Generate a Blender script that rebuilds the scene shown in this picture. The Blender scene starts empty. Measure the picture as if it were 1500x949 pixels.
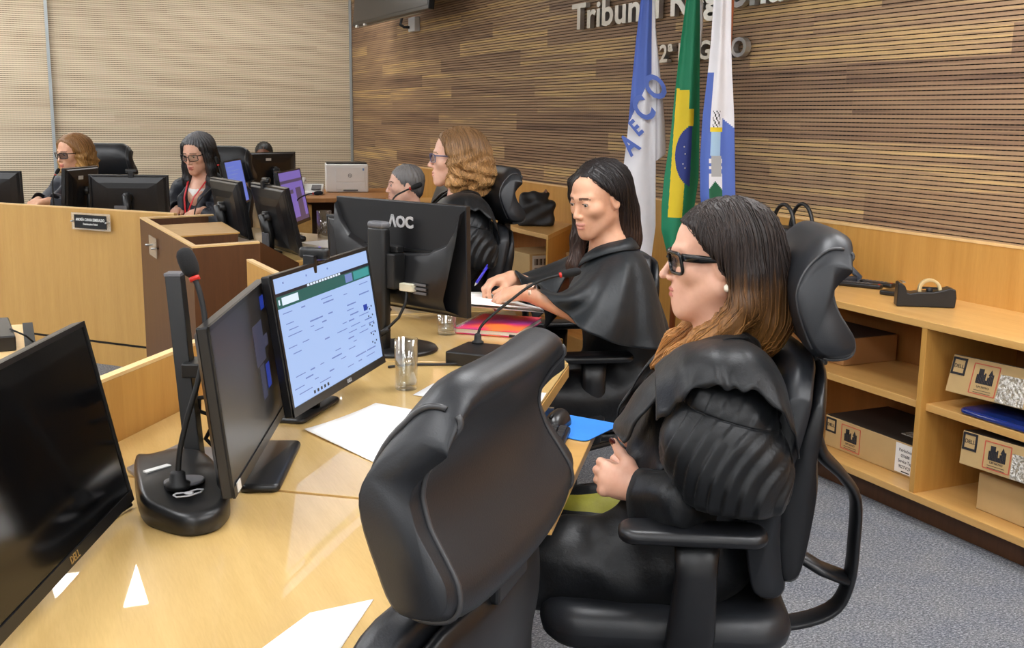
import bpy, math, random
import numpy as np
from mathutils import Vector, Matrix
S = bpy.context.scene
COL = S.collection
rnd = random.Random(7)
R = math.radians

# ---------------------------------------------------------------- materials
def lin(c):
    out = []
    for v in c:
        v /= 255.0
        out.append(v / 12.92 if v <= .04045 else ((v + .055) / 1.055) ** 2.4)
    return tuple(out) + (1.0,)

class NT:
    def __init__(s, name):
        s.m = bpy.data.materials.new(name); s.m.use_nodes = True
        s.t = s.m.node_tree; s.t.nodes.clear()
        s.o = s.t.nodes.new('ShaderNodeOutputMaterial')
        s.b = s.t.nodes.new('ShaderNodeBsdfPrincipled')
        s.t.links.new(s.b.outputs[0], s.o.inputs[0])
    def n(s, kind, **kw):
        nd = s.t.nodes.new('ShaderNode' + kind)
        for k, v in kw.items():
            if k.startswith('i_'):
                k = k[2:]
                nd.inputs[int(k) if k.isdigit() else k.replace('_', ' ')].default_value = v
            else: setattr(nd, k, v)
        return nd
    def l(s, a, ao, b, bi): s.t.links.new(a.outputs[ao], b.inputs[bi])
    def math(s, op, a, b=None, c=None):
        nd = s.n('Math', operation=op)
        for i, v in enumerate((a, b, c)):
            if v is None: continue
            if isinstance(v, (int, float)): nd.inputs[i].default_value = v
            else: s.t.links.new(v, nd.inputs[i])
        return nd.outputs[0]
    def ramp(s, fac, stops):
        nd = s.n('ValToRGB'); e = nd.color_ramp.elements
        while len(e) < len(stops): e.new(.5)
        for el, (p, c) in zip(e, stops): el.position = p; el.color = c
        s.t.links.new(fac, nd.inputs[0]); return nd.outputs[0]
    def mix(s, fac, a, b, mode='MIX'):
        nd = s.n('Mix', data_type='RGBA', blend_type=mode)
        for idx, v in ((0, fac), (6, a), (7, b)):
            if isinstance(v, (int, float)): nd.inputs[idx].default_value = v
            elif isinstance(v, tuple): nd.inputs[idx].default_value = v
            else: s.t.links.new(v, nd.inputs[idx])
        return nd.outputs[2]
    def coords(s, scale=(1, 1, 1), rot=(0, 0, 0), kind='Object'):
        tc = s.n('TexCoord'); mp = s.n('Mapping')
        mp.inputs['Scale'].default_value = scale; mp.inputs['Rotation'].default_value = rot
        s.l(tc, kind, mp, 0); return mp.outputs[0]
    def noise(s, vec, scale, detail=4, rough=.6):
        nd = s.n('TexNoise', i_Scale=scale, i_Detail=detail, i_Roughness=rough)
        s.t.links.new(vec, nd.inputs['Vector']); return nd.outputs[0]
    def bump(s, h, strength=.2, dist=.002):
        nd = s.n('Bump', i_Strength=strength, i_Distance=dist)
        s.t.links.new(h, nd.inputs['Height']); s.l(nd, 0, s.b, 'Normal')
    def set(s, **kw):
        for k, v in kw.items():
            inp = s.b.inputs[k.replace('_', ' ')]
            if isinstance(v, (int, float, tuple)): inp.default_value = v
            else: s.t.links.new(v, inp)
        return s

def plain(name, col, rough=.5, metal=0., var=.06, bump=0, bscale=300, spec=.5, coat=0., **kw):
    t = NT(name); c = lin(col); v = t.coords()
    nz = t.noise(v, 9, 3)
    lo = tuple(max(0, x * (1 - var)) for x in c[:3]) + (1,); hi = tuple(min(1, x * (1 + var)) for x in c[:3]) + (1,)
    t.set(Base_Color=t.ramp(nz, [(.3, lo), (.7, hi)]), Roughness=rough, Metallic=metal)
    t.b.inputs['Specular IOR Level'].default_value = spec
    t.b.inputs['Coat Weight'].default_value = coat
    if coat: t.b.inputs['Coat Roughness'].default_value = .03
    if bump: t.bump(t.noise(v, bscale, 3), bump, .001)
    for k, val in kw.items(): t.b.inputs[k.replace('_', ' ')].default_value = val
    return t.m

def wood(name, c1, c2, scale=(1, 1, 1), rot=(0, 0, 0), rough=.4, coat=0., streak=1., fine=60):
    t = NT(name); v = t.coords(scale, rot)
    a = t.noise(v, 3.0, 6, .65); b = t.noise(v, fine, 3, .5)
    f = t.math('ADD', t.math('MULTIPLY', a, .75 * streak), t.math('MULTIPLY', b, .25))
    t.set(Base_Color=t.ramp(f, [(.30, lin(c1)), (.68, lin(c2))]), Roughness=rough)
    t.b.inputs['Coat Weight'].default_value = coat; t.b.inputs['Coat Roughness'].default_value = .015
    t.b.inputs['Coat IOR'].default_value = 1.5
    return t.m

def emit(name, col, strength):
    t = NT(name); t.set(Base_Color=(0.01, .01, .01, 1), Roughness=.3)
    t.b.inputs['Emission Color'].default_value = lin(col); t.b.inputs['Emission Strength'].default_value = strength
    return t.m

# ---------------------------------------------------------------- objects
def tag(o, label, cat, group=None, kind=None):
    if label: o['label'] = label
    if cat: o['category'] = cat
    if group: o['group'] = group
    if kind: o['kind'] = kind
    return o
def thing(name, label, cat, loc=(0, 0, 0), rz=0., group=None):
    o = bpy.data.objects.new(name, None); COL.objects.link(o)
    o.location = loc; o.rotation_euler = (0, 0, rz); o.empty_display_size = .05
    return tag(o, label, cat, group)

class MB:
    def __init__(s): s.v = []; s.f = []; s.mi = []; s.sm = []
    def add(s, vs, fs, mi=0, M=None, smooth=False):
        k = len(s.v)
        if M is not None: vs = [tuple(M @ Vector(p)) for p in vs]
        s.v += [tuple(p) for p in vs]; s.f += [tuple(i + k for i in f) for f in fs]
        s.mi += [mi] * len(fs); s.sm += [smooth] * len(fs); return s
    def box(s, c, d, mi=0, M=None, rz=0.):
        x, y, z = (e / 2 for e in d); vs = []
        cs, sn = math.cos(rz), math.sin(rz)
        for i in (-1, 1):
            for j in (-1, 1):
                for k in (-1, 1):
                    a, b = i * x, j * y
                    vs.append((c[0] + a * cs - b * sn, c[1] + a * sn + b * cs, c[2] + k * z))
        return s.add(vs, [(0, 1, 3, 2), (4, 6, 7, 5), (0, 4, 5, 1), (2, 3, 7, 6), (0, 2, 6, 4), (1, 5, 7, 3)], mi, M)
    def prism(s, poly, z0, z1, mi=0, M=None):
        ar = sum(poly[i][0] * poly[(i + 1) % len(poly)][1] - poly[(i + 1) % len(poly)][0] * poly[i][1] for i in range(len(poly)))
        if ar < 0: poly = poly[::-1]
        n = len(poly); vs = [(p[0], p[1], z0) for p in poly] + [(p[0], p[1], z1) for p in poly]
        fs = [tuple(range(n - 1, -1, -1)), tuple(range(n, 2 * n))] + [(i, (i + 1) % n, n + (i + 1) % n, n + i) for i in range(n)]
        return s.add(vs, fs, mi, M)
    def loft(s, rings, mi=0, M=None, caps=True, smooth=True, closed=True):
        n = len(rings[0]); vs = [p for r in rings for p in r]; fs = []
        for a in range(len(rings) - 1):
            for i in range(n if closed else n - 1):
                j = (i + 1) % n; fs.append((a * n + i, a * n + j, (a + 1) * n + j, (a + 1) * n + i))
        if caps and closed:
            fs.append(tuple(range(n - 1, -1, -1))); b = (len(rings) - 1) * n; fs.append(tuple(range(b, b + n)))
        return s.add(vs, fs, mi, M, smooth)
    def tube(s, pts, r, n=8, mi=0, M=None, flat=None):
        pts = [Vector(p) for p in pts]; rings = []
        rs = r if isinstance(r, (list, tuple)) else [r] * len(pts); u = None
        for i, p in enumerate(pts):
            t = (pts[min(i + 1, len(pts) - 1)] - pts[max(i - 1, 0)])
            if t.length < 1e-9: t = Vector((0, 0, 1))
            t.normalize()
            if u is None: u = t.orthogonal().normalized() if flat is None else Vector(flat)
            u = (u - t * u.dot(t)); u = u.normalized() if u.length > 1e-6 else t.orthogonal().normalized()
            w = t.cross(u); k = 1 if flat is None else .35
            rings.append([tuple(p + u * math.cos(2 * math.pi * j / n) * rs[i] + w * math.sin(2 * math.pi * j / n) * rs[i] * k) for j in range(n)])
        return s.loft(rings, mi, M)
    def lathe(s, prof, n=24, c=(0, 0, 0), mi=0, M=None, smooth=True):
        rings = [[(c[0] + r * math.cos(2 * math.pi * j / n), c[1] + r * math.sin(2 * math.pi * j / n), c[2] + z) for j in range(n)] for r, z in prof]
        return s.loft(rings, mi, M, True, smooth)
    def ball(s, c, r, nu=16, nv=10, mi=0, M=None):
        if isinstance(r, (int, float)): r = (r, r, r)
        rings = []
        for a in range(nv + 1):
            th = math.pi * (a if 0 < a < nv else (.02 if a == 0 else nv - .02)) / nv
            rings.append([(c[0] + r[0] * math.sin(th) * math.cos(2 * math.pi * j / nu), c[1] + r[1] * math.sin(th) * math.sin(2 * math.pi * j / nu), c[2] - r[2] * math.cos(th)) for j in range(nu)])
        return s.loft(rings, mi, M)
    def rbox(s, c, d, r, mi=0, M=None, nr=4, smooth=True):
        """rounded slab: rounded rectangle outline in xy and rounded top and bottom rims"""
        hx, hy, hz = d[0] / 2, d[1] / 2, d[2] / 2; rr = min(r, hx * .98, hy * .98); e = min(hz * .98, rr * .6); rings = []
        prof = [(e * (1 - math.sin(a)), -hz + e * (1 - math.cos(a))) for a in [math.pi / 2 * k / 3 for k in range(4)]]
        prof += [(o, -z) for o, z in prof[::-1]]
        for off, z in prof:
            ring = []
            for q, (sx, sy) in enumerate(((1, 1), (-1, 1), (-1, -1), (1, -1))):
                for k in range(nr + 1):
                    a = math.pi / 2 * (q + k / nr)
                    ring.append((c[0] + sx * (hx - rr) + (rr - off if rr > off else 0) * math.cos(a), c[1] + sy * (hy - rr) + (rr - off if rr > off else 0) * math.sin(a), c[2] + z))
            rings.append(ring)
        return s.loft(rings, mi, M, True, smooth)
    def text(s, txt, size, depth, M, mi=0, align='CENTER', sx=1., bold=0.):
        cu = bpy.data.curves.new('t', 'FONT'); cu.body = txt; cu.size = size; cu.extrude = depth / 2
        cu.align_x = align; cu.offset = bold; cu.align_y = 'CENTER'; cu.resolution_u = 3
        o = bpy.data.objects.new('t', cu); COL.objects.link(o)
        me = bpy.data.meshes.new_from_object(o.evaluated_get(bpy.context.evaluated_depsgraph_get()))
        s.add([(v.co.x * sx, v.co.y, v.co.z) for v in me.vertices], [tuple(p.vertices) for p in me.polygons], mi, M)
        bpy.data.objects.remove(o); bpy.data.curves.remove(cu); bpy.data.meshes.remove(me); return s
    def build(s, name, mats, parent=None, bevel=0, seg=2, autosmooth=False):
        me = bpy.data.meshes.new(name); me.from_pydata(s.v, [], s.f); me.update()
        for m in (mats if isinstance(mats, (list, tuple)) else [mats]): me.materials.append(m)
        me.polygons.foreach_set('material_index', s.mi)
        me.polygons.foreach_set('use_smooth', s.sm)
        o = bpy.data.objects.new(name, me); COL.objects.link(o)
        if parent: o.parent = parent
        if bevel:
            b = o.modifiers.new('bevel', 'BEVEL'); b.width = bevel; b.segments = seg; b.limit_method = 'ANGLE'
        return o

def np_obj(name, V, F, mats, parent=None, mi=None, smooth=True):
    me = bpy.data.meshes.new(name); V = np.asarray(V, np.float32); F = np.asarray(F, np.int32)
    me.vertices.add(len(V)); me.vertices.foreach_set('co', V.ravel())
    me.loops.add(F.size); me.loops.foreach_set('vertex_index', F.ravel())
    me.polygons.add(len(F)); me.polygons.foreach_set('loop_start', np.arange(0, F.size, F.shape[1], dtype=np.int32))
    for m in (mats if isinstance(mats, (list, tuple)) else [mats]): me.materials.append(m)
    if mi is not None: me.polygons.foreach_set('material_index', np.asarray(mi, np.int32))
    me.update(); me.validate()
    if smooth: me.polygons.foreach_set('use_smooth', np.ones(len(me.polygons), bool))
    o = bpy.data.objects.new(name, me); COL.objects.link(o)
    if parent: o.parent = parent
    return o

def dup(root, loc, rz, label, group=None, dz=0.):
    r = root.copy(); COL.objects.link(r); r.location = loc; r.rotation_euler = (0, 0, rz); r['label'] = label
    if group: r['group'] = group
    for ch in list(root.children):
        c = ch.copy(); COL.objects.link(c); c.parent = r
        for g in list(ch.children):
            d = g.copy(); COL.objects.link(d); d.parent = c
    return r

# ---------------------------------------------------------------- signed distance modelling
def length(v): return np.sqrt((v * v).sum(-1))
def smin(a, b, k):
    if k <= 0: return np.minimum(a, b)
    h = np.maximum(k - np.abs(a - b), 0) / k
    return np.minimum(a, b) - h * h * k * .25
def ell(P, c, r):
    q = P - np.asarray(c, np.float32); r = np.asarray(r, np.float32)
    k0 = length(q / r); k1 = length(q / (r * r)); return k0 * (k0 - 1) / np.maximum(k1, 1e-6)
def cone(P, a, b, ra, rb):
    a = np.asarray(a, np.float32); b = np.asarray(b, np.float32); d = b - a
    t = np.clip(((P - a) @ d) / max(float(d @ d), 1e-9), 0, 1)
    return length(P - a - t[:, None] * d) - (ra + (rb - ra) * t)
def chain(P, pts, rs, k=.01):
    out = None
    for i in range(len(pts) - 1):
        c = cone(P, pts[i], pts[i + 1], rs[i], rs[i + 1]); out = c if out is None else smin(out, c, k)
    return out
def near(P, c, rad, fn, far=.25):
    """evaluate fn only near c; elsewhere return a safe positive distance"""
    d = length(P - np.asarray(c, np.float32)) - rad
    out = np.maximum(d, 0) + .03; m = d < .05
    if m.any(): out[m] = fn(P[m])
    return out

def sdf_mesh(fn, lo, hi, h, margin=.02):
    lo = np.asarray(lo, np.float32); hi = np.asarray(hi, np.float32); B = 8
    nb = np.ceil((hi - lo) / (h * B)).astype(int); n = nb * B
    g = [lo[i] + (np.arange(nb[i]) * B + (B - 1) / 2) * h for i in range(3)]
    C = np.stack(np.meshgrid(*g, indexing='ij'), -1).reshape(-1, 3).astype(np.float32)
    d = fn(C); act = np.abs(d) < h * B * .9 + margin
    val = np.repeat(np.repeat(np.repeat(np.where(d > 0, 1., -1.).astype(np.float32).reshape(nb), B, 0), B, 1), B, 2)
    ai = np.argwhere(act.reshape(nb)); off = np.stack(np.meshgrid(*[np.arange(B)] * 3, indexing='ij'), -1).reshape(-1, 3)
    for s0 in range(0, len(ai), 1500):
        I = (ai[s0:s0 + 1500, None, :] * B + off[None]).reshape(-1, 3)
        val[I[:, 0], I[:, 1], I[:, 2]] = fn((lo + I * h).astype(np.float32))
    neg = val < 0
    c8 = [neg[a:n[0] - 1 + a, b:n[1] - 1 + b, c:n[2] - 1 + c] for a in (0, 1) for b in (0, 1) for c in (0, 1)]
    cnt = sum(x.astype(np.int8) for x in c8); cells = np.argwhere((cnt > 0) & (cnt < 8))
    idx = -np.ones(n, np.int64); idx[cells[:, 0], cells[:, 1], cells[:, 2]] = np.arange(len(cells))
    acc = np.zeros((len(cells), 3)); num = np.zeros(len(cells))
    for ax in range(3):
        o = [i for i in range(3) if i != ax]
        for a in (0, 1):
            for b in (0, 1):
                s = np.zeros(3, int); s[o[0]] = a; s[o[1]] = b; e = s.copy(); e[ax] = 1
                p = cells + s; q = cells + e
                va = val[p[:, 0], p[:, 1], p[:, 2]]; vb = val[q[:, 0], q[:, 1], q[:, 2]]
                m = (va < 0) != (vb < 0); t = va / np.where(m, va - vb, 1); pt = s + (e - s) * t[:, None]
                acc[m] += pt[m]; num[m] += 1
    V = lo + (cells + acc / num[:, None]) * h
    F = []
    for ax in range(3):
        o1, o2 = (ax + 1) % 3, (ax + 2) % 3
        sl0 = [slice(0, n[i]) for i in range(3)]; sl1 = list(sl0)
        sl0[ax] = slice(0, n[ax] - 1); sl1[ax] = slice(1, n[ax])
        A = neg[tuple(sl0)]; Bn = neg[tuple(sl1)]; E = np.argwhere(A != Bn)
        E = E[(E[:, o1] > 0) & (E[:, o2] > 0)]
        if not len(E): continue
        fl = A[E[:, 0], E[:, 1], E[:, 2]]
        d1 = np.zeros(3, int); d1[o1] = 1; d2 = np.zeros(3, int); d2[o2] = 1
        def at(q): return idx[q[:, 0], q[:, 1], q[:, 2]]
        Q = np.stack([at(E - d1 - d2), at(E - d2), at(E), at(E - d1)], 1)
        Q[~fl] = Q[~fl][:, ::-1]; F.append(Q[(Q >= 0).all(1)])
    return V.astype(np.float32), np.concatenate(F)
# ================================================================= camera and light
cam = bpy.data.cameras.new('camera'); cam.sensor_width = 36; cam.lens = 38.4; cam.clip_start = .05
camo = bpy.data.objects.new('camera', cam); COL.objects.link(camo); S.camera = camo
camo.matrix_world = Matrix(((.908, .067, -.413, 0), (-.418, .174, -.892, 0), (.012, .982, .186, 1.42), (0, 0, 0, 1)))
_q = camo.matrix_world.to_quaternion().normalized(); camo.matrix_world = Matrix.Translation((0, 0, 1.42)) @ _q.to_matrix().to_4x4()
S.view_settings.view_transform = 'Standard'; S.view_settings.look = 'None'
S.view_settings.gamma = 1; S.view_settings.exposure = 0.0; S.view_settings.use_curve_mapping = False
S.cycles.max_bounces = 7; S.cycles.diffuse_bounces = 4; S.cycles.glossy_bounces = 4; S.cycles.transmission_bounces = 8
S.cycles.transparent_max_bounces = 8; S.cycles.use_denoising = True; S.cycles.sample_clamp_indirect = 4
S.cycles.caustics_reflective = False; S.cycles.caustics_refractive = False
w = bpy.data.worlds.new('world'); S.world = w; w.use_nodes = True
w.node_tree.nodes['Background'].inputs[0].default_value = (.9, .95, 1, 1); w.node_tree.nodes['Background'].inputs[1].default_value = .25

# ================================================================= materials of the room
def slat_material(name, axis, cols, plank):
    """horizontal slatted veneer panels: plank to plank colour, long grain"""
    t = NT(name); tc = t.n('TexCoord'); sp = t.n('SeparateXYZ'); t.l(tc, 'Object', sp, 0)
    u = sp.outputs[axis]; z = sp.outputs[2]
    row = t.math('FLOOR', t.math('DIVIDE', z, .111))
    wn = t.n('TexWhiteNoise', noise_dimensions='1D'); t.t.links.new(row, wn.inputs['W'])
    seg = t.math('FLOOR', t.math('DIVIDE', t.math('ADD', u, t.math('MULTIPLY', wn.outputs[0], 5.0)), 1.55))
    wn2 = t.n('TexWhiteNoise', noise_dimensions='2D'); cb = t.n('CombineXYZ')
    t.t.links.new(row, cb.inputs[0]); t.t.links.new(seg, cb.inputs[1]); t.l(cb, 0, wn2, 'Vector')
    cv = t.n('CombineXYZ'); t.t.links.new(t.math('MULTIPLY', u, .55), cv.inputs[0]); t.t.links.new(t.math('MULTIPLY', z, 22.), cv.inputs[1])
    t.t.links.new(t.math('MULTIPLY', wn2.outputs[0], 7.), cv.inputs[2])
    st = t.noise(cv.outputs[0], 1.6, 5, .6)
    cv2 = t.n('CombineXYZ'); t.t.links.new(t.math('MULTIPLY', u, 2.), cv2.inputs[0]); t.t.links.new(t.math('MULTIPLY', z, 130.), cv2.inputs[1])
    fine = t.noise(cv2.outputs[0], 1.0, 2)
    f = t.math('ADD', t.math('MULTIPLY', wn2.outputs[0], plank), t.math('ADD', t.math('MULTIPLY', st, .84), t.math('MULTIPLY', fine, .16)))
    base = t.ramp(f, [(p, lin(c)) for p, c in cols])
    t.set(Base_Color=base, Roughness=.5); t.b.inputs['Specular IOR Level'].default_value = .3
    return t.m
M_SLAT_R = slat_material('walnut_slats', 1, [(.30, (86, 68, 58)), (.43, (122, 96, 77)), (.56, (152, 122, 95)), (.70, (166, 136, 105)), (.83, (210, 176, 120))], .26)
M_SLAT_L = slat_material('pale_slats', 0, [(.26, (184, 164, 140)), (.42, (204, 186, 160)), (.56, (216, 200, 174)), (.82, (224, 210, 186))], .12)
def hole_material(name, axis, c_lo, c_hi):
    t = NT(name); tc = t.n('TexCoord'); sp = t.n('SeparateXYZ'); t.l(tc, 'Object', sp, 0)
    f = t.math('FRACT', t.math('DIVIDE', sp.outputs[axis], .026)); g = t.math('LESS_THAN', f, .62)
    t.set(Base_Color=t.mix(g, lin(c_hi), lin(c_lo)), Roughness=.8); return t.m
M_HOLE_R = hole_material('walnut_perforation', 1, (10, 8, 6), (84, 62, 44))
M_HOLE_L = hole_material('pale_perforation', 0, (60, 48, 38), (130, 110, 86))
M_OAK = wood('golden_veneer', (186, 134, 62), (206, 156, 82), (9, 9, .5), rough=.38, coat=.25)
M_OAKH = wood('golden_veneer_flat', (188, 142, 76), (212, 168, 98), (7, .6, 7), (0, 0, .65), rough=.32, coat=.2)
M_OAKS = wood('golden_shelf_board', (200, 150, 82), (220, 174, 106), (8, .5, 8), rough=.34, coat=.25)
M_PANEL = wood('bench_veneer', (188, 142, 74), (206, 162, 92), (5, 5, .35), rough=.4, coat=.15)
M_EDGE = wood('pale_edge', (222, 182, 122), (236, 200, 144), (5, 5, 5), rough=.4)
M_DESK = wood('desk_veneer_under_glass', (196, 160, 96), (222, 188, 124), (5.5, .5, 5), (0, 0, -.68), rough=.32, coat=1.0)
M_DARKW = wood('dark_wood', (78, 48, 27), (98, 62, 36), (12, 12, .6), rough=.45)
M_BACKW = wood('shelf_back', (150, 100, 48), (170, 116, 60), (9, 9, .5), rough=.5)
M_WHITE = plain('white_paint', (226, 226, 222), .8)
M_METAL = plain('brushed_metal', (190, 190, 188), .32, 1.)
M_ALU = plain('aluminium_trim', (176, 184, 188), .4, .6)
M_BLACK = plain('black_plastic', (20, 20, 21), .36, bump=.05, bscale=700)
M_BLACK2 = plain('black_satin_plastic', (27, 27, 29), .28)
M_GREY = plain('grey_plastic', (92, 92, 96), .45)
M_RUBBER = plain('black_rubber', (15, 15, 16), .6)
M_PAPER = plain('white_paper', (244, 243, 240), .75, var=.01)
M_WPLAS = plain('white_plastic', (228, 229, 228), .4, var=.02)
M_BRASS = plain('brass_nosing', (168, 142, 84), .4, .8)
def carpet():
    t = NT('grey_blue_carpet'); v = t.coords()
    a = t.noise(v, 150, 2, .8); v2 = t.coords((26, 150, 10), (0, 0, .35)); b = t.noise(v2, 2.2, 3, .6)
    c = t.noise(v, 7, 2)
    f = t.math('ADD', t.math('MULTIPLY', a, .55), t.math('MULTIPLY', b, .45))
    base = t.ramp(f, [(.36, lin((58, 60, 64))), (.5, lin((110, 112, 116))), (.64, lin((184, 185, 188)))])
    base = t.mix(.18, base, t.ramp(c, [(.35, lin((100, 107, 128))), (.65, lin((142, 142, 144)))]))
    t.set(Base_Color=base, Roughness=.95); t.bump(a, .5, .004); t.b.inputs['Specular IOR Level'].default_value = .1; return t.m
M_CARPET = carpet()

# ================================================================= room shell
XW, YW, CEIL = 3.343, 11.26, 2.92
def struct(o): o['kind'] = 'structure'; return o
struct(MB().box((-1.6, 4.1, -.02), (10.1, 14.7, .04)).build('floor', M_CARPET))
struct(MB().box((-1.6, 4.1, CEIL + .03), (10.1, 14.7, .06)).build('ceiling', M_WHITE))
struct(MB().box((-6.63, 4.1, CEIL / 2), (.06, 14.7, CEIL)).build('wall_back', M_WHITE))
struct(MB().box((-1.6, -3.23, CEIL / 2), (10.1, .06, CEIL)).build('wall_front', M_WHITE))
def slat_wall(name, horiz, z0, z1, a0, a1, face, mats, step=0.0):
    """one mesh whose front is a comb of horizontal slats; horiz = wall runs along y (True) or x"""
    m = MB(); pitch, gap, deep = .0185, .0042, .009; k = int((z1 - z0) / pitch); prof = []
    for i in range(k):
        z = z0 + i * pitch
        prof += [(0, z, 0), (0, z + pitch - gap, 0), (deep, z + pitch - gap, 1), (deep, z + pitch, 0)]
    prof.append((0, z0 + k * pitch, 0)); P = lambda d, z, a: (face + d, a, z) if horiz else (a, face + d, z)
    vs = []
    for d, z, q in prof: vs += [P(d, z, a0), P(d, z, a1)]
    for i in range(len(prof) - 1):
        m.f.append((2 * i, 2 * i + 1, 2 * i + 3, 2 * i + 2)); m.mi.append(1 if prof[i][2] and prof[i][0] > 0 else 0); m.sm.append(False)
    m.v = vs; n = len(vs)
    m.v += [P(.09, z0, a0), P(.09, z0, a1), P(.09, z1, a0), P(.09, z1, a1)]
    for f in ((n, n + 1, n + 3, n + 2), (0, 1, n + 1, n), (n - 2, n - 1, n + 3, n + 2)): m.f.append(f); m.mi.append(0); m.sm.append(False)
    return struct(m.build(name, mats))
slat_wall('wall_right', True, .972 - 52 * .0185, CEIL, -3.2, YW, XW + .004, [M_SLAT_R, M_HOLE_R])
XS = .45
slat_wall('wall_left', False, 0, CEIL, XS, XW + .02, YW, [M_SLAT_L, M_HOLE_L])
slat_wall('wall_left_panel', False, 0, CEIL, -6.6, XS - .02, YW - .05, [M_SLAT_L, M_HOLE_L])
struct(MB().box((XS - .008, YW - .02, CEIL / 2), (.028, .075, CEIL)).build('trim_1', M_ALU))
struct(MB().box((XW - .012, YW - .012, CEIL / 2), (.022, .022, CEIL)).build('trim_2', M_ALU))
struct(MB().box((XW + .018, 3.28, .485), (.044, 12.96, .97)).build('trim_3', M_OAK))
struct(MB().box((XW + .018, 3.28, .975), (.048, 12.97, .01)).build('trim_4', M_EDGE))
struct(MB().box((3.2, 5.75, .06), (.28, 1.3, .12)).box((3.27, 5.9, .15), (.14, 1.3, .06)).build('baseboard_right', M_OAKS, bevel=.003))
# brass nosing and ribbed rubber strip where the carpet levels meet
m = MB(); a, b = Vector((2.02, 4.28, 0)), Vector((2.95, 4.55, 0)); d = (b - a).normalized(); nrm = Vector((d.y, -d.x, 0))
def strip(m, o0, o1, h, mi):
    m.prism([tuple((a + nrm * o0)[:2]), tuple((b + nrm * o0)[:2]), tuple((b + nrm * o1)[:2]), tuple((a + nrm * o1)[:2])], 0, h, mi)
strip(m, 0, .035, .012, 0)
for i in range(9): strip(m, .038 + i * .034, .038 + i * .034 + .026, .009, 1)
struct(m.build('trim_5', [M_BRASS, M_RUBBER]))

# ceiling lights: triangular luminous panels over the bench, square panels over the rest
M_LAMP = emit('luminous_panel', (250, 251, 253), 14.5)
M_LAMPT = emit('luminous_triangle', (255, 252, 246), 16.0)
def lamp(poly, label, grp, m):
    c = sum((Vector((p[0], p[1], 0)) for p in poly), Vector()) / len(poly)
    t = thing('ceiling_light', label, 'ceiling light', (c.x, c.y, CEIL), 0, grp)
    loc = [(p[0] - c.x, p[1] - c.y) for p in poly]
    MB().prism([(x * 1.06, y * 1.06) for x, y in loc], -.012, -.001).build('frame', M_ALU, t)
    MB().prism(loc, -.022, -.012).build('diffuser', m, t)
k = (CEIL - .022 - .765) / (2.8 - .765)
def mir(x, y): return (x * k, y * k)
for tri in ([(.567, 6.602), (.44, 6.034), (.57, 6.03)], [(.08, 6.63), (.275, 6.6), (.10, 6.311)], [(1.74, 7.82), (1.70, 7.82), (1.56, 7.309), (1.60, 7.309)]):
    lamp([mir(*p) for p in tri], 'small triangular luminous ceiling panel above the bench', 'triangular ceiling panels', M_LAMPT)
for x in (-4.6, -2.6, -.6, 1.4, 2.75):
    for y in (-2, .2, 2.4):
        lamp([(x - .3, y - .6), (x + .3, y - .6), (x + .3, y + .6), (x - .3, y + .6)], 'white rectangular ceiling light panel in the row', 'rectangular ceiling panels', M_LAMP)
for x in (-4.6, -2.9, -1.3):
    for y in (5.0, 7.4, 9.6):
        lamp([(x - .3, y - .6), (x + .3, y - .6), (x + .3, y + .6), (x - .3, y + .6)], 'white rectangular ceiling light panel in the row', 'rectangular ceiling panels', M_LAMP)
for y in (9.9,):
    lamp([(2.95, y - .6), (3.2, y - .6), (3.2, y + .6), (2.95, y + .6)], 'narrow ceiling light panel near the slatted wall', 'narrow ceiling panels', M_LAMP)
for x in (-1.6, .1, 1.9):
    lamp([(x - .6, 10.0), (x + .6, 10.0), (x + .6, 10.35), (x - .6, 10.35)], 'long ceiling light panel before the pale slatted wall', 'wall washing panels', M_LAMPT)

# ================================================================= shelf unit on the right
XF = 2.875
def shelf_right():
    t = thing('shelf_unit', 'long low golden wood open shelf unit along the right wall', 'shelf unit', (XF, 0, 0))
    y0, y1, dp = -1.2, 4.05, XW - XF; L = y1 - y0; yc = (y0 + y1) / 2
    MB().box((dp / 2, yc, .728), (dp, L, .027)).build('countertop', M_OAKS, t, bevel=.002)
    MB().box((dp / 2, yc, .102), (dp, L, .027)).build('bottom_board', M_OAKS, t, bevel=.002)
    MB().box((dp / 2 + .03, yc, .044), (dp - .06, L, .088)).build('plinth', M_DARKW, t)
    MB().box((dp - .008, yc, .415), (.014, L, .6)).build('back_panel', M_BACKW, t)
    ys = [-1.19, -.07, 1.3, 2.79, 4.038]
    for y in ys: MB().box((dp / 2, y, .415), (dp - .004, .024, .6)).build('divider', M_OAK, t, bevel=.0015)
    for a, b in zip(ys[:-1], ys[1:]): MB().box((dp / 2 + .01, (a + b) / 2, .432), (dp - .03, b - a - .024, .027)).build('middle_shelf', M_OAKS, t, bevel=.0015)
shelf_right()
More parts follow.
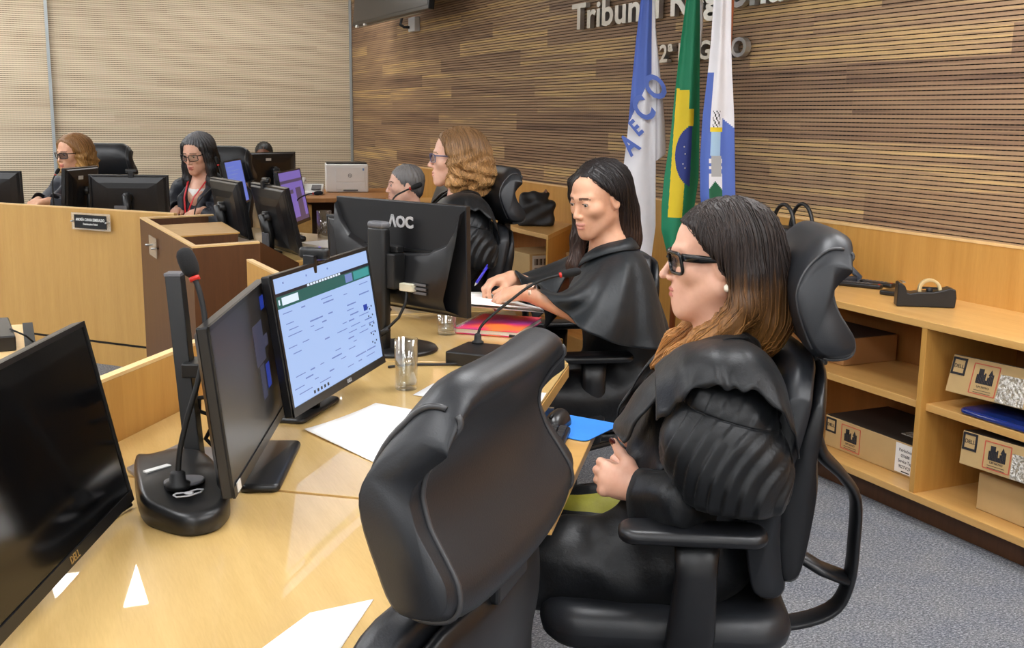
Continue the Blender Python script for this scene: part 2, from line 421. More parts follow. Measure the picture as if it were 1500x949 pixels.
def shelf_left():
    t = thing('shelf_unit', 'golden open shelf unit with a slanted end, a black cloth bag on top', 'shelf unit', (XF, 7.0, 0))
    dp = XW - XF; ya, yb, yl = 5.72 - 7, 6.3 - 7, 1.75
    poly = [(0, ya), (dp, yb), (dp, yl), (0, yl)]
    MB().prism(poly, .714, .741).build('countertop', M_OAKS, t, bevel=.002)
    MB().prism(poly, .088, .115).build('bottom_board', M_OAKS, t, bevel=.002)
    MB().prism([(.05, ya + .05), (dp, yb), (dp, yl), (.05, yl)], 0, .088).build('plinth', M_DARKW, t)
    MB().box((dp - .008, (yb + yl) / 2, .415), (.014, yl - yb, .6)).build('back_panel', M_BACKW, t)
    e = Vector((dp, yb - ya, 0)).normalized(); q = Vector((e.y, -e.x, 0)) * .026
    MB().prism([(0, ya), (dp, yb), (dp - q.x, yb - q.y), (-q.x * .2, ya - q.y)], .115, .714).build('end_panel', M_OAK, t)
    MB().prism([(.02, ya + .05), (dp, yb - .02), (dp, yl), (.02, yl)], .372, .398).build('middle_shelf', M_OAKS, t)
    MB().box((dp / 2, .5, .415), (dp, .024, .6)).build('divider', M_OAK, t)
    MB().box((dp / 2, 1.735, .415), (dp, .024, .6)).build('divider', M_OAK, t)
shelf_left()

# ================================================================= desks
OUT = [(-.42, .245), (.694, 1.670), (1.388, 2.617), (1.60, 3.45), (1.55, 4.78)]
INN = [(-1.05, .75), (.062, 2.165), (.66, 2.957), (.835, 3.56), (.815, 4.06)]
def inset(p, q, d):  # move p towards q
    v = Vector((q[0] - p[0], q[1] - p[1])); v.normalize(); return (p[0] + v.x * d, p[1] + v.y * d)
names = ['glass-topped golden bench desk section nearest the camera, with the black screen on it',
         'glass-topped golden bench desk section before the seated woman in black glasses',
         'glass-topped golden bench desk section with the red notebook on it',
         'glass-topped golden bench desk section before the curly-haired woman']
for i in range(4):
    a, b, c, d = OUT[i], OUT[i + 1], INN[i + 1], INN[i]
    t = thing('bench_desk', names[i], 'desk', ((a[0] + b[0]) / 2, (a[1] + b[1]) / 2, 0), 0, None)
    o = Vector(((a[0] + b[0]) / 2, (a[1] + b[1]) / 2)); L = lambda p: (p[0] - o.x, p[1] - o.y)
    g = .0025; q = [L(inset(a, b, g)), L(inset(b, a, g)), L(inset(c, d, g)), L(inset(d, c, g))]
    MB().prism(q, .712, .7435).build('tabletop', [M_OAKH], t, bevel=.001)
    ctr = sum((Vector(p) for p in q), Vector((0, 0))) / 4
    MB().prism([tuple(ctr + (Vector(p) - ctr) * .996) for p in q], .744, .750).build('glass_top', M_DESK, t, bevel=.001)
    v = Vector((c[0] - d[0], c[1] - d[1])).normalized(); n = Vector((-v.y, v.x)) * .022
    e1 = Vector(c)
    pl = [L(d), L(e1), L(e1 + n), L(Vector(d) + n)]
    MB().prism(pl, 0, .884).build('front_panel', M_OAK, t)
    MB().prism(pl, .8845, .892).build('panel_edge', M_EDGE, t)
    m = MB()
    for s in (.06, .94):
        p = Vector(a).lerp(Vector(b), s); r = Vector(d).lerp(Vector(c), s); w2 = (Vector(b) - Vector(a)).normalized() * .011
        p = p.lerp(r, .12)
        MB().prism([L(p - w2), L(p + w2), L(r + w2), L(r - w2)], 0, .711).build('side_panel', M_OAK, t)
# keyboard trays slide out below the desk edge
def tray(p, ang, wdt, dep, label):
    t = thing('keyboard_tray', label, 'keyboard tray', (p[0], p[1], 0), ang)
    MB().box((0, dep / 2, .668), (wdt, dep, .022)).build('board', M_OAKH, t, bevel=.002)
    for sx in (-1, 1): MB().box((sx * (wdt / 2 + .006), dep * .62, .69), (.012, dep * .7, .04)).build('rail', M_METAL, t)
A_SEG2 = math.atan2(.947, .694)
tray((1.085, 1.992), A_SEG2, .70, .42, 'golden wood keyboard tray with a keyboard and a blue mouse pad on it')
tray((1.70, 3.44), R(88), .40, .34, 'golden wood keyboard tray beneath the arm of the woman in the cape')

# far bench: pale panel, dark block with open channels, desk behind
def far_bench():
    t = thing('bench_partition', 'tall pale golden bench front panel with a name plate at the far left', 'bench panel', (.4, 6.55, 0))
    a, b = Vector((.813 - .4, 6.101 - 6.55)), Vector((-1.75 - .4, 9.05 - 6.55)); v = (b - a).normalized(); n = Vector((v.y, -v.x)) * -.026
    if n.y < 0: n = -n
    pl = [tuple(a), tuple(b), tuple(b + n), tuple(a + n)]
    MB().prism(pl, .135, .884).build('panel', M_PANEL, t); MB().prism(pl, .884, .891).build('panel_edge', M_EDGE, t)
    MB().prism([tuple(a + n * .4), tuple(b + n * .4), tuple(b + n), tuple(a + n)], .12, .135).build('shadow_gap', M_RUBBER, t)
    MB().prism(pl, 0, .12).build('plinth', M_PANEL, t)
    t = thing('bench_block', 'dark wood bench end block with open channels in its top', 'bench block', (.8, 5.4, 0))
    P = [(.617, 5.909), (.67, 4.528), (.959, 4.611), (1.0, 6.0)]; P = [Vector((x - .8, y - 5.4)) for x, y in P]
    def quad(s0, s1, t0, t1):
        f = lambda s, u: P[1].lerp(P[0], s).lerp(P[2].lerp(P[3], s), u)
        return [tuple(f(s0, t0)), tuple(f(s0, t1)), tuple(f(s1, t1)), tuple(f(s1, t0))]
    MB().prism(quad(0, 1, 0, .08), 0, .884).build('left_side', M_DARKW, t)
    MB().prism(quad(0, .035, .08, 1), 0, .884).build('front_side', M_DARKW, t)
    MB().prism(quad(.035, 1, .92, 1), 0, .80).build('right_side', M_DARKW, t)
    MB().prism(quad(.965, 1, .08, .92), 0, .884).build('rear_side', M_DARKW, t)
    MB().prism(quad(.035, .965, .08, .92), .72, .76).build('channel_floor', M_DARKW, t)
    MB().prism(quad(.3, .68, .08, .92), .76, .884).build('middle_block', M_DARKW, t)
    MB().prism(quad(.3, .68, .08, .95), .884, .890).build('top_board', M_PANEL, t)
    m = MB()
    for qd in (quad(0, 1, 0, .08), quad(0, .035, .08, 1), quad(.965, 1, .08, 1)): m.prism(qd, .884, .891)
    m.build('pale_rim', M_EDGE, t)
    # end panel that slopes down to the desk height
    a, b = Vector((.959 - .8, 4.611 - 5.4)), Vector((1.21 - .8, 4.965 - 5.4)); n = Vector((-.022, .016)); m = MB()
    m.add([(a.x, a.y, 0), (b.x, b.y, 0), (b.x, b.y, .745), (a.x, a.y, .891), (a.x + n.x, a.y + n.y, 0), (b.x + n.x, b.y + n.y, 0), (b.x + n.x, b.y + n.y, .745), (a.x + n.x, a.y + n.y, .891)],
          [(0, 1, 2, 3), (7, 6, 5, 4), (0, 4, 5, 1), (1, 5, 6, 2), (2, 6, 7, 3), (3, 7, 4, 0)]); m.build('sloped_end_panel', M_DARKW, t)
    t = thing('bench_desk', 'far golden bench desk with a row of monitors behind the dark block', 'desk', (1.1, 6.2, 0))
    poly = [(1.0, 4.74), (1.2, 5.0), (1.62, 5.25), (1.62, 6.1), (1.25, 6.75), (.45, 7.35), (-.7, 8.65), (-1.2, 8.46), (.06, 7.03), (.83, 6.14), (1.03, 6.0)]
    poly = [(x - 1.1, y - 6.2) for x, y in poly]
    MB().prism(poly, .715, .744).build('tabletop', M_OAKH, t); MB().prism([(x * .99, y * .99) for x, y in poly], .7445, .75).build('glass_top', M_DESK, t)
    for x, y in ((1.5, 5.5), (1.4, 6.2), (.45, 7.15), (-.8, 8.3)): MB().box((x - 1.1, y - 6.2, .357), (.05, .05, .714)).build('leg', M_OAK, t)
far_bench()
def printer_desk():
    t = thing('side_desk', 'brown topped side desk in the far corner carrying the printer', 'desk', (2.5, 9.6, 0))
    MB().prism([(-1.0, -.12), (-.55, -.55), (.7, -.75), (.83, .5), (-1.0, .5)], .7, .735).build('tabletop', M_BACKW, t, bevel=.003)
    MB().box((.1, .42, .35), (1.3, .03, .7)).build('front_panel', M_DARKW, t); MB().box((.8, -.1, .35), (.03, 1.0, .7)).build('side_panel', M_DARKW, t)
    MB().box((-.95, .15, .35), (.03, .5, .7)).build('side_panel', M_DARKW, t)
    MB().box((-.35, -.2, .36), (.4, .5, .62)).build('drawer_unit', M_OAKH, t)
printer_desk()
# ================================================================= monitors
M_SCREENOFF = plain('dark_screen_glass', (7, 7, 8), .12, var=0)
M_SCREENSOFT = plain('matte_screen_glass', (40, 40, 42), .34, var=0)
M_LOGO = plain('silver_print', (176, 176, 178), .4)
M_LABEL = plain('printed_label', (215, 215, 212), .6)
M_S_BG = emit('screen_page', (176, 204, 252), .92); M_S_GREEN = emit('screen_green_bar', (20, 120, 116), .55)
M_S_TXT = emit('screen_text', (128, 152, 220), .75); M_S_DK = emit('screen_dark_text', (14, 34, 66), .35)
M_S_BTN = emit('screen_button', (30, 70, 190), .7); M_S_WHITE = emit('screen_white_box', (226, 240, 255), 1.0)
M_S_PURP = emit('screen_purple', (140, 116, 214), .62); M_S_PURP2 = emit('screen_purple_dark', (96, 80, 122), .5)
M_S_BLUE = emit('screen_blue', (104, 128, 226), .75); M_S_VID = emit('screen_video_tile', (88, 90, 120), .40)
M_LEDP = emit('purple_led', (84, 40, 255), 2.2)
def monitor(label, pos, yaw, tilt, w, h, screen=None, mats=None, rear='dell', pole=None, group=None, bez=.008, chin=.018, neck=.05, base=True):
    t = thing('monitor', label, 'monitor', (pos[0], pos[1], .75), R(yaw), group); zb = pos[2] - .75
    T = Matrix.Translation((0, 0, zb)) @ Matrix.Rotation(-R(tilt), 4, 'X')
    m = MB(); m.rbox((0, .011, h / 2), (w, .022, h), .006, M=T)
    for v in (0,): pass
    m = MB(); m.box((0, .010, h / 2), (w, .020, h), M=T)
    # bulged back
    rings = []
    for k, (s, y) in enumerate(((.96, .020), (.90, .030), (.74, .040), (.5, .044))):
        rings.append([tuple(T @ Vector((sx * w / 2 * s, y, h / 2 + sz * h / 2 * s - (.0 if k < 2 else .012)))) for sx, sz in ((-1, -1), (1, -1), (1, 1), (-1, 1))])
    m.loft(rings, smooth=False); m.build('housing', M_BLACK2, t, bevel=.003)
    m = MB(); zf = -.0012
    m.box((0, zf, h - bez / 2), (w, .0035, bez), M=T); m.box((0, zf, chin / 2), (w, .0045, chin), M=T)
    for sx in (-1, 1): m.box((sx * (w / 2 - bez / 2), zf, h / 2), (bez, .0035, h), M=T)
    m.build('bezel', M_BLACK, t)
    m = MB(); sw, sh = w - 2 * bez, h - bez - chin; zc = chin + sh / 2
    m.box((0, -.0002, zc), (sw, .0012, sh), 0, T)
    if screen: screen(m, sw, sh, zc, T)
    m.build('screen', mats or [M_SCREENOFF], t)
    if base:
        MB().rbox((0, .115, .006), (.22, .13, .012), .02).build('stand_base', M_BLACK, t)
        m = MB(); m.tube([(0, .085, .012), (0, .080, zb + h * .25), (0, .078 + math.sin(R(tilt)) * h * .5, zb + h * .55)], neck / 2, 12)
        m.tube([(0, .078 + math.sin(R(tilt)) * h * .5, zb + h * .5), (0, .03 + math.sin(R(tilt)) * h * .5, zb + h * .5)], .03, 10)
        m.build('stand_neck', M_BLACK, t)
    if rear == 'label':
        MB().box((.06, .0445, h * .80), (.055, .002, .022), 0, T).build('asset_sticker', M_LABEL, t)
    return t, T
def rect(m, T, sw, sh, zc, u0, v0, u1, v1, mi, d=.0012):
    """a flat patch on a screen; u to the right, v down, both 0..1"""
    m.box((-sw / 2 + sw * (u0 + u1) / 2, -d, zc + sh / 2 - sh * (v0 + v1) / 2), (sw * (u1 - u0), .0006, sh * (v1 - v0)), mi, T)
def scr_page(m, sw, sh, zc, T):
    r = random.Random(3); q = lambda *a: rect(m, T, sw, sh, zc, *a)
    q(0, .115, 1, .14, 1); q(0, .14, 1, .235, 2); q(.05, .155, .20, .215, 3, .0018); q(.02, .165, .03, .205, 3, .0018)
    q(.70, .15, .78, .222, 4, .0018); q(.80, .15, .985, .222, 5, .0018)
    for k in range(12): q(.3 + k * .03, .118, .3 + k * .03 + .02, .136, 3, .0018)
    for k in range(3): q(.08 + .22 * k, .04, .09 + .22 * k, .055, 4, .0018)
    q(.86, .47, .905, .525, 6)
    for v in (.275, .31, .36, .41, .455, .5, .545, .6, .645, .69, .735, .78, .825, .87, .92):
        u = .03 + r.random() * .05
        while u < .9:
            l = .03 + r.random() * .10
            if r.random() < .6: q(u, v, min(u + l, .96), v + (.007 if r.random() < .7 else .011), 4)
            u += l + .012 + r.random() * .12
    for v in (.5, .58, .66, .74, .82):
        for k in range(3): q(.90 + k * .025, v + .02 * (k % 2), .91 + k * .025, v + .02 * (k % 2) + .014, 1)
    for k in range(5): q(.20 + k * .035, .955, .215 + k * .035, .98, 1)
def scr_video(m, sw, sh, zc, T):
    q = lambda *a: rect(m, T, sw, sh, zc, *a)
    q(.62, .22, .80, .52, 1); q(.66, .53, .74, .78, 1); q(.77, .56, .84, .74, 2); q(.83, .06, .90, .16, 2); q(.79, .35, .88, .44, 1)
t, T = monitor('large black-screened monitor cropped by the left edge, at the front of the desk', (.054, 1.62, .776), 66.7, 11.9, .535, .314)
MB().text('DELL', .016, .001, T @ Matrix.Translation((0.0, -.0042, .009)) @ Matrix.Rotation(R(90), 4, 'X')).build('logo', plain('bronze_logo', (150, 120, 70), .4), t)
t, T = monitor('dim grey-screened monitor seen at a sharp angle on a tall pole stand', (.407, 1.996, .796), 68.1, 6.2, .535, .290, scr_video, [M_SCREENSOFT, M_S_VID, emit('video_blue', (40, 70, 190), .5)], base=False)
# tall pole stand behind it
def rail(z): s = z / .364; return Vector((.037 + .069 * s, .133 + .042 * s, z))
def rect_at(z, a, b): p = rail(z); return [(p.x + sx * a, p.y + sy * b, z) for sx, sy in ((-1, -1), (1, -1), (1, 1), (-1, 1))]
MB().loft([rect_at(0, .019, .015), rect_at(.364, .019, .015)], smooth=False).build('stand_pole', M_BLACK, t, bevel=.002)
MB().loft([rect_at(.364, .0195, .0155), rect_at(.369, .0195, .0155)], smooth=False).build('pole_cap', M_GREY, t)
p = rail(.19); MB().box((p.x, p.y * .62, .19), (.07, p.y * .75, .028)).build('pole_bracket', M_BLACK, t, bevel=.003)
MB().prism([(-.13, .03), (.12, .05), (.17, .2), (.02, .26), (-.12, .17)], 0, .008).build('stand_base', plain('silver_base', (150, 150, 152), .35, .5), t, bevel=.002)
MB().rbox((.03, -.012, .008), (.285, .075, .016), .014).build('stand_foot', M_BLACK, t)
MB().box((-.235, -.0045, .012), (.026, .0016, .016), 0, T).build('asset_sticker', M_LABEL, t)
t, T = monitor('monitor with a bright web page and green bar, before the seated woman in glasses', (.667, 2.346, .813), 51.7, 8.8, .535, .292, scr_page, [M_S_BG, M_S_DK, M_S_GREEN, M_S_WHITE, M_S_TXT, emit('screen_teal', (70, 190, 190), .6), M_S_BTN])
MB().text('DELL', .012, .001, T @ Matrix.Translation((.03, -.0042, .009)) @ Matrix.Rotation(R(90), 4, 'X')).build('logo', M_LOGO, t)

# big monitor seen from behind, with its round foot
def aoc():
    t = thing('monitor', 'large black monitor seen from behind, with silver brand letters and a round foot', 'monitor', (1.033, 2.975, .75), R(115.9))
    w, h = .52, .310; T = Matrix.Translation((0, 0, .123)) @ Matrix.Rotation(-R(1.5), 4, 'X')
    m = MB(); m.box((0, .009, h / 2), (w, .018, h), M=T)
    P = lambda x, y, z: tuple(T @ Vector((x, y, z)))
    # sunken top field with a swooping rim, raised lower body
    rim = [(-.255, .298), (-.235, .25), (-.20, .205), (-.13, .178), (-.05, .170), (.05, .170), (.13, .178), (.20, .205), (.235, .25), (.255, .298)]
    m.loft([[P(x, .018, z) for x, z in rim], [P(x * .985, .034, z - .010) for x, z in rim], [P(x * .96, .046, z * .72 - .004) for x, z in rim], [P(x * .80, .056, .05) for x, z in rim], [P(x * .80, .044, .02) for x, z in rim], [P(x * .9, .018, .006) for x, z in rim]], caps=False, smooth=True, closed=False)
    m.build('housing', M_BLACK2, t, bevel=.0025)
    MB().box((0, -.001, h / 2), (w - .03, .0016, h - .03), 0, T).build('screen', M_SCREENOFF, t)
    m = MB(); m.box((0, .001, .1 + .074), (.30, .012, .008), 0, T @ Matrix.Translation((0, .018, 0))); m.build('rim_ledge', M_BLACK, t)
    Q = T @ Matrix.Translation((-.012, .0195, .250)) @ Matrix.Rotation(R(180), 4, 'Z') @ Matrix.Rotation(R(90), 4, 'X')
    m = MB(); m.text('ΛOC', .044, .003, Q, bold=.0018); m.build('logo', M_LOGO, t)
    m = MB(); m.rbox((0, 0, 0), (.068, .034, .35), .012, M=Matrix.Translation((.014, .088, .186))); m.build('stand_column', M_BLACK, t)
    MB().rbox((0, 0, 0), (.070, .036, .02), .014, M=Matrix.Translation((.014, .088, .368))).build('column_cap', M_GREY, t)
    m = MB(); m.box((-.005, .07, .24), (.09, .045, .10)); m.box((-.02, .06, .30), (.05, .03, .02)); m.build('hinge', M_BLACK, t, bevel=.004)
    MB().box((-.01, .062, .235), (.03, .05, .016)).build('hinge_clip', M_GREY, t, bevel=.002)
    MB().lathe([(.0, .0), (.115, .0), (.118, .004), (.112, .012), (.05, .018), (0, .018)], 40, (.0, .03, 0)).build('round_foot', M_BLACK, t)
    m = MB(); m.box((0, 0, 0), (.05, .018, .022), 0, T @ Matrix.Translation((-.075, .062, .075))); m.build('video_plug', plain('ivory_plug', (205, 200, 178), .5), t, bevel=.002)
    m = MB()
    for i in range(3): m.box((-.118, .0585, .062 + i * .012), (.05, .0016, .007), 0, T)
    m.build('port_label', M_GREY, t)
    m = MB(); m.tube([T @ Vector(p) for p in ((-.075, .064, .066), (-.074, .07, .03), (-.06, .085, -.01), (-.03, .105, -.045), (0, .12, -.07), (.05, .125, -.095), (.08, .11, -.105))], .0042, 8)
    m.tube([T @ Vector(p) for p in ((-.035, .10, -.042), (-.012, .114, -.06))], .0085, 10); m.build('video_cable', M_RUBBER, t)
aoc()
# monitors at the far end of the bench
def dell_rear(t, T, w, h):
    MB().box((0, .102, .04), (.075, .012, .11)).build('stand_riser', M_GREY, t, bevel=.002)
FA = [('slanting black monitor back with a webcam, nearest beyond the dark bench block', (1.25, 5.40, .757), 97, 12, .50, .330),
      ('slanting black monitor back beside the grey-haired woman in glasses', (1.10, 5.83, .79), 98, 9.5, .46, .30)]
for lb, p, yw, tl, w_, h_ in FA:
    t, T = monitor(lb, p, yw, tl, w_, h_); dell_rear(t, T, w_, h_)
    MB().box((.10, .0222, h_ * .86), (.016, .0015, .026), 0, T).build('logo', M_LOGO, t)
def scr_purple(m, sw, sh, zc, T):
    q = lambda *a: rect(m, T, sw, sh, zc, *a)
    q(0, .16, 1, .22, 1); q(.62, .34, .86, .92, 1); q(0, .92, 1, 1, 1); q(.3, .36, .5, .44, 1)
monitor('monitor with a purple screen at the far end of the bench', (1.463, 5.96, .826), 62.7, 10.8, .50, .30, scr_purple, [M_S_PURP, M_S_PURP2])
def scr_blue(m, sw, sh, zc, T):
    for k in range(9): rect(m, T, sw, sh, zc, .08, .12 + k * .09, .5 + .4 * ((k * 37) % 10) / 10, .135 + k * .09, 1)
monitor('monitor with a blue screen behind the grey-haired woman in glasses', (1.30, 6.74, .88), 66.9, 10.7, .46, .27, scr_blue, [M_S_BLUE, M_S_TXT], chin=.012)
t, T = monitor('frontal black monitor back with round emblem before the far bench panel', (.69, 7.06, .782), 158, 3, .475, .268); 
MB().box((.03, .107, .05), (.075, .012, .135)).build('stand_riser', M_GREY, t, bevel=.002)
m = MB(); Q = Matrix.Translation((.03, .1135, .068)) @ Matrix.Rotation(R(180), 4, 'Z') @ Matrix.Rotation(R(90), 4, 'X')
ring = [[(.024 * math.cos(a) * k, .024 * math.sin(a) * k, z) for a in [2 * math.pi * i / 28 for i in range(28)]] for k, z in ((1, 0), (1, .0016), (.88, .0016), (.88, 0))]
m.loft(ring, M=Q, caps=False); m.text('DELL', .017, .001, Q); m.build('logo', M_RUBBER, t)
monitor('black monitor back cropped by the left edge, above the pale bench panel', (-.12, 7.72, .782), 160, 3, .475, .268)
monitor('narrow angled monitor before the blonde woman, its dark side edge toward us', (.40, 7.24, .80), 238, 4, .40, .29, rear='label')
t, T = monitor('black monitor back hiding the man in the far corner', (2.09, 9.50, .80), 205, 1, .50, .30, rear='label')
MB().box((.02, .112, .10), (.07, .014, .19)).build('stand_riser', M_GREY, t, bevel=.002)

monitor('black monitor back mostly hidden behind the large monitor with silver letters', (1.196, 3.70, .776), 118, 3, .48, .29)

# webcams clipped on monitor tops
def webcam(label, loc, rz, led=False):
    t = thing('webcam', label, 'webcam', loc, R(rz), None)
    m = MB(); m.rbox((0, 0, .016), (.075, .026, .026), .012); m.build('body', M_BLACK, t)
    m = MB(); m.box((0, .018, -.006), (.03, .012, .04)); m.box((0, -.004, -.002), (.03, .03, .006)); m.build('clip', M_BLACK2, t, bevel=.002)
    MB().lathe([(0, 0), (.011, 0), (.012, .006), (.008, .010), (0, .010)], 16, M=Matrix.Translation((0, -.013, .016)) @ Matrix.Rotation(R(90), 4, 'X')).build('lens', M_LEDP if led else M_SCREENOFF, t)
def tops(pos, yaw, tilt, h, x=0):
    t_, y_ = R(tilt), R(yaw); yy = math.sin(t_) * h + .006
    return (pos[0] + x * math.cos(y_) - yy * math.sin(y_), pos[1] + x * math.sin(y_) + yy * math.cos(y_), pos[2] + math.cos(t_) * h + .003)
webcam('small black webcam clipped on top of the slanting monitor by the dark block', tops((1.25, 5.40, .757), 97, 12, .330, .05), 97)
webcam('small black webcam clipped on top of the frontal monitor at the far bench', tops((.69, 7.06, .782), 158, 3, .268, -.02), 158)
webcam('black webcam with a violet lens clipped on top of the web page monitor', tops((.667, 2.346, .813), 51.7, 8.8, .292, -.03), 130, True)

# ================================================================= microphones
M_FOAM = plain('black_foam', (18, 18, 19), .9, bump=.6, bscale=500)
M_RED = plain('red_ring', (196, 40, 30), .4)
def gooseneck(t, pts, r, head, ring=True):
    def sm(p, n=6):
        p = [Vector(q) for q in p]; out = []
        for i in range(len(p) - 1):
            p0, p1, p2, p3 = p[max(i - 1, 0)], p[i], p[i + 1], p[min(i + 2, len(p) - 1)]
            for k in range(n):
                s = k / n; out.append(.5 * ((2 * p1) + (p2 - p0) * s + (2 * p0 - 5 * p1 + 4 * p2 - p3) * s * s + (3 * p1 - p0 - 3 * p2 + p3) * s ** 3))
        return out + [p[-1]]
    P = sm(pts); MB().tube(P, r, 8).build('gooseneck', M_RUBBER, t)
    d = (P[-1] - P[-2]).normalized(); e = P[-1]
    MB().tube([e - d * .003, e + d * .004], r * 1.9, 12).build('light_ring', M_RED, t)
    rr = [head[1] * k for k in (.55, .85, 1, 1, .92, .7, .25)]
    MB().tube([e + d * (.006 + head[0] * k) for k in (0, .12, .35, .6, .8, .93, 1)], rr, 14).build('foam_windscreen', M_FOAM, t)
t = thing('microphone', 'gooseneck microphone upright on a large black wedge base, left of the dim monitor', 'microphone', (.24, 1.88, .75))
o = [(-.058, .160), (-.071, -.043), (-.049, -.113), (-.007, -.159), (.044, -.142), (.074, -.052), (.066, .135), (.023, .185), (-.03, .17)]
def blend(pts, n=6):
    out = []; k = len(pts)
    for i in range(k):
        p0, p1, p2, p3 = [Vector(pts[(i + j) % k]) for j in (-1, 0, 1, 2)]
        for q in range(n):
            s = q / n; out.append(.5 * ((2 * p1) + (p2 - p0) * s + (2 * p0 - 5 * p1 + 4 * p2 - p3) * s * s + (3 * p1 - p0 - 3 * p2 + p3) * s ** 3))
    return out
O = blend(o); ht = lambda p: .052 - max(0, -p.y - .02) * .11
MB().loft([[(p.x * k, p.y * k, ht(p) * z) for p in O] for k, z in ((.97, .02), (1, .12), (1, .72), (.96, .95), (.86, 1.0), (.4, 1.02))]).build('wedge_base', M_BLACK, t)
m = MB(); m.loft([[(.004 + .034 * math.cos(a) * k, -.028 + .026 * math.sin(a) * k, .0535 + z) for a in [2 * math.pi * i / 28 for i in range(28)]] for k, z in ((1, -.004), (1, .001), (.9, .002))]); m.build('switch_plate', M_GREY, t)
m = MB(); m.tube([(-.022 + .0, -.083, .0485), (-.018, -.092, .0475), (.0, -.094, .0475), (.022, -.085, .0485), (.028, -.076, .0495), (.018, -.072, .0497), (0, -.08, .0490), (-.016, -.078, .0490), (-.022, -.083, .0485)], .0016, 6); m.lathe([(.006, 0), (.008, .002), (.006, .003)], 14, (.003, -.085, .048)); m.build('talk_button', M_LOGO, t)
MB().box((-.03, .055, .0535), (.05, .013, .003), rz=.5).build('name_label', M_LABEL, t)
MB().lathe([(.021, 0), (.021, .008), (.014, .012), (.013, .026), (.008, .03), (0, .03)], 20, (-.009, -.045, .048)).build('socket', M_RUBBER, t)
gooseneck(t, [(-.009, -.045, .06), (-.003, -.043, .111), (.013, -.038, .168), (.032, -.035, .224), (.047, -.031, .285), (.05, -.022, .332), (.045, -.012, .374), (.039, -.004, .396)], .0048, (.050, .0155))
t = thing('microphone', 'gooseneck microphone on a low black box, arching toward the woman in the cape', 'microphone', (1.16, 2.74, .75))
MB().box((0, 0, .019), (.15, .12, .038), rz=.75).build('box_base', M_BLACK, t, bevel=.004)
MB().lathe([(.017, 0), (.017, .005), (.011, .008), (.010, .024), (.006, .028), (0, .028)], 20, (.03, .06, .038)).build('socket', M_RUBBER, t)
gooseneck(t, [(.03, .06, .06), (.042, .064, .085), (.078, .066, .115), (.125, .065, .148), (.182, .055, .19), (.228, .04, .214), (.270, .022, .226)], .0042, (.055, .0125))
t = thing('microphone', 'far gooseneck microphone with red ring over the monitor of the curly-haired woman', 'microphone', (1.50, 4.72, .75))
MB().rbox((0, 0, .015), (.12, .14, .03), .02).build('box_base', M_BLACK, t)
gooseneck(t, [(0, 0, .03), (.02, 0, .12), (.06, .03, .22), (.11, .06, .30), (.16, .06, .33), (.185, .05, .342)], .004, (.055, .0125))
t = thing('microphone', 'far gooseneck microphone pointing right beside the purple screen', 'microphone', (1.40, 5.82, .75))
MB().rbox((0, 0, .015), (.1, .12, .03), .02).build('box_base', M_BLACK, t)
gooseneck(t, [(0, 0, .03), (.0, .08, .12), (.06, .19, .20), (.12, .21, .232), (.155, .2, .238)], .004, (.05, .012))
t = thing('microphone', 'thin silver gooseneck microphone before the grey-haired woman in glasses', 'microphone', (.96, 6.45, .75))
MB().rbox((0, 0, .015), (.1, .12, .03), .02).build('box_base', M_BLACK, t)
gooseneck(t, [(-.0, 0, .03), (.03, 0, .16), (.10, .0, .235), (.15, .0, .28), (.17, 0, .32), (.158, 0, .38)], .004, (.045, .011))
t = thing('microphone', 'thin silver gooseneck microphone upright before the blonde woman', 'microphone', (.262, 7.28, .75))
MB().rbox((0, 0, .015), (.1, .12, .03), .02).build('box_base', M_BLACK, t)
gooseneck(t, [(0, 0, .03), (0, 0, .12), (0, .0, .2), (.004, .0, .26), (.02, -.0, .29)], .004, (.04, .011))

# ================================================================= things on the desks
def thin_glass(name, tint, f0=.06):
    """clear tumbler glass and water: mostly see-through, mirror-like towards grazing angles"""
    t = NT(name); t.t.nodes.remove(t.b)
    tr = t.n('BsdfTransparent'); tr.inputs[0].default_value = tint; gl = t.n('BsdfGlossy', i_Roughness=.02); lw = t.n('LayerWeight', i_Blend=.28)
    mx = t.n('MixShader'); f = t.math('MINIMUM', t.math('ADD', t.math('MULTIPLY', lw.outputs[1], .8), f0), .8)
    t.t.links.new(f, mx.inputs[0]); t.l(tr, 0, mx, 1); t.l(gl, 0, mx, 2); t.l(mx, 0, t.o, 0); return t.m
M_GLASS = thin_glass('clear_glass', (.96, .97, .97, 1)); M_WATER = thin_glass('water', (.93, .95, .96, 1), .03)
def tumbler(label, loc, r, h, fill, grp=None):
    t = thing('drinking_glass', label, 'glass', loc, 0, grp)
    MB().lathe([(0, 0), (r * .9, 0), (r * .95, .002), (r, h), (r - .0018, h), (r * .95 - .002, .012), (0, .010)], 32).build('tumbler', M_GLASS, t)
    if fill: MB().lathe([(0, .011), (r * .95 - .0035, .0125), (r - .0035, fill), (0, fill)], 32).build('water', M_WATER, t)
tumbler('tall clear glass of water standing on the desk before the bright screen', (.876, 2.515, .7505), .029, .128, .085)
tumbler('low clear glass partly under the white papers', (1.225, 3.13, .7505), .03, .072, .03)
tumbler('tall clear glass of water at the far bench below the white telephone', (1.556, 5.80, .7505), .04, .16, .09)
tumbler('small clear glass of water between the slanting far monitors', (1.32, 5.95, .7505), .035, .12, .07)
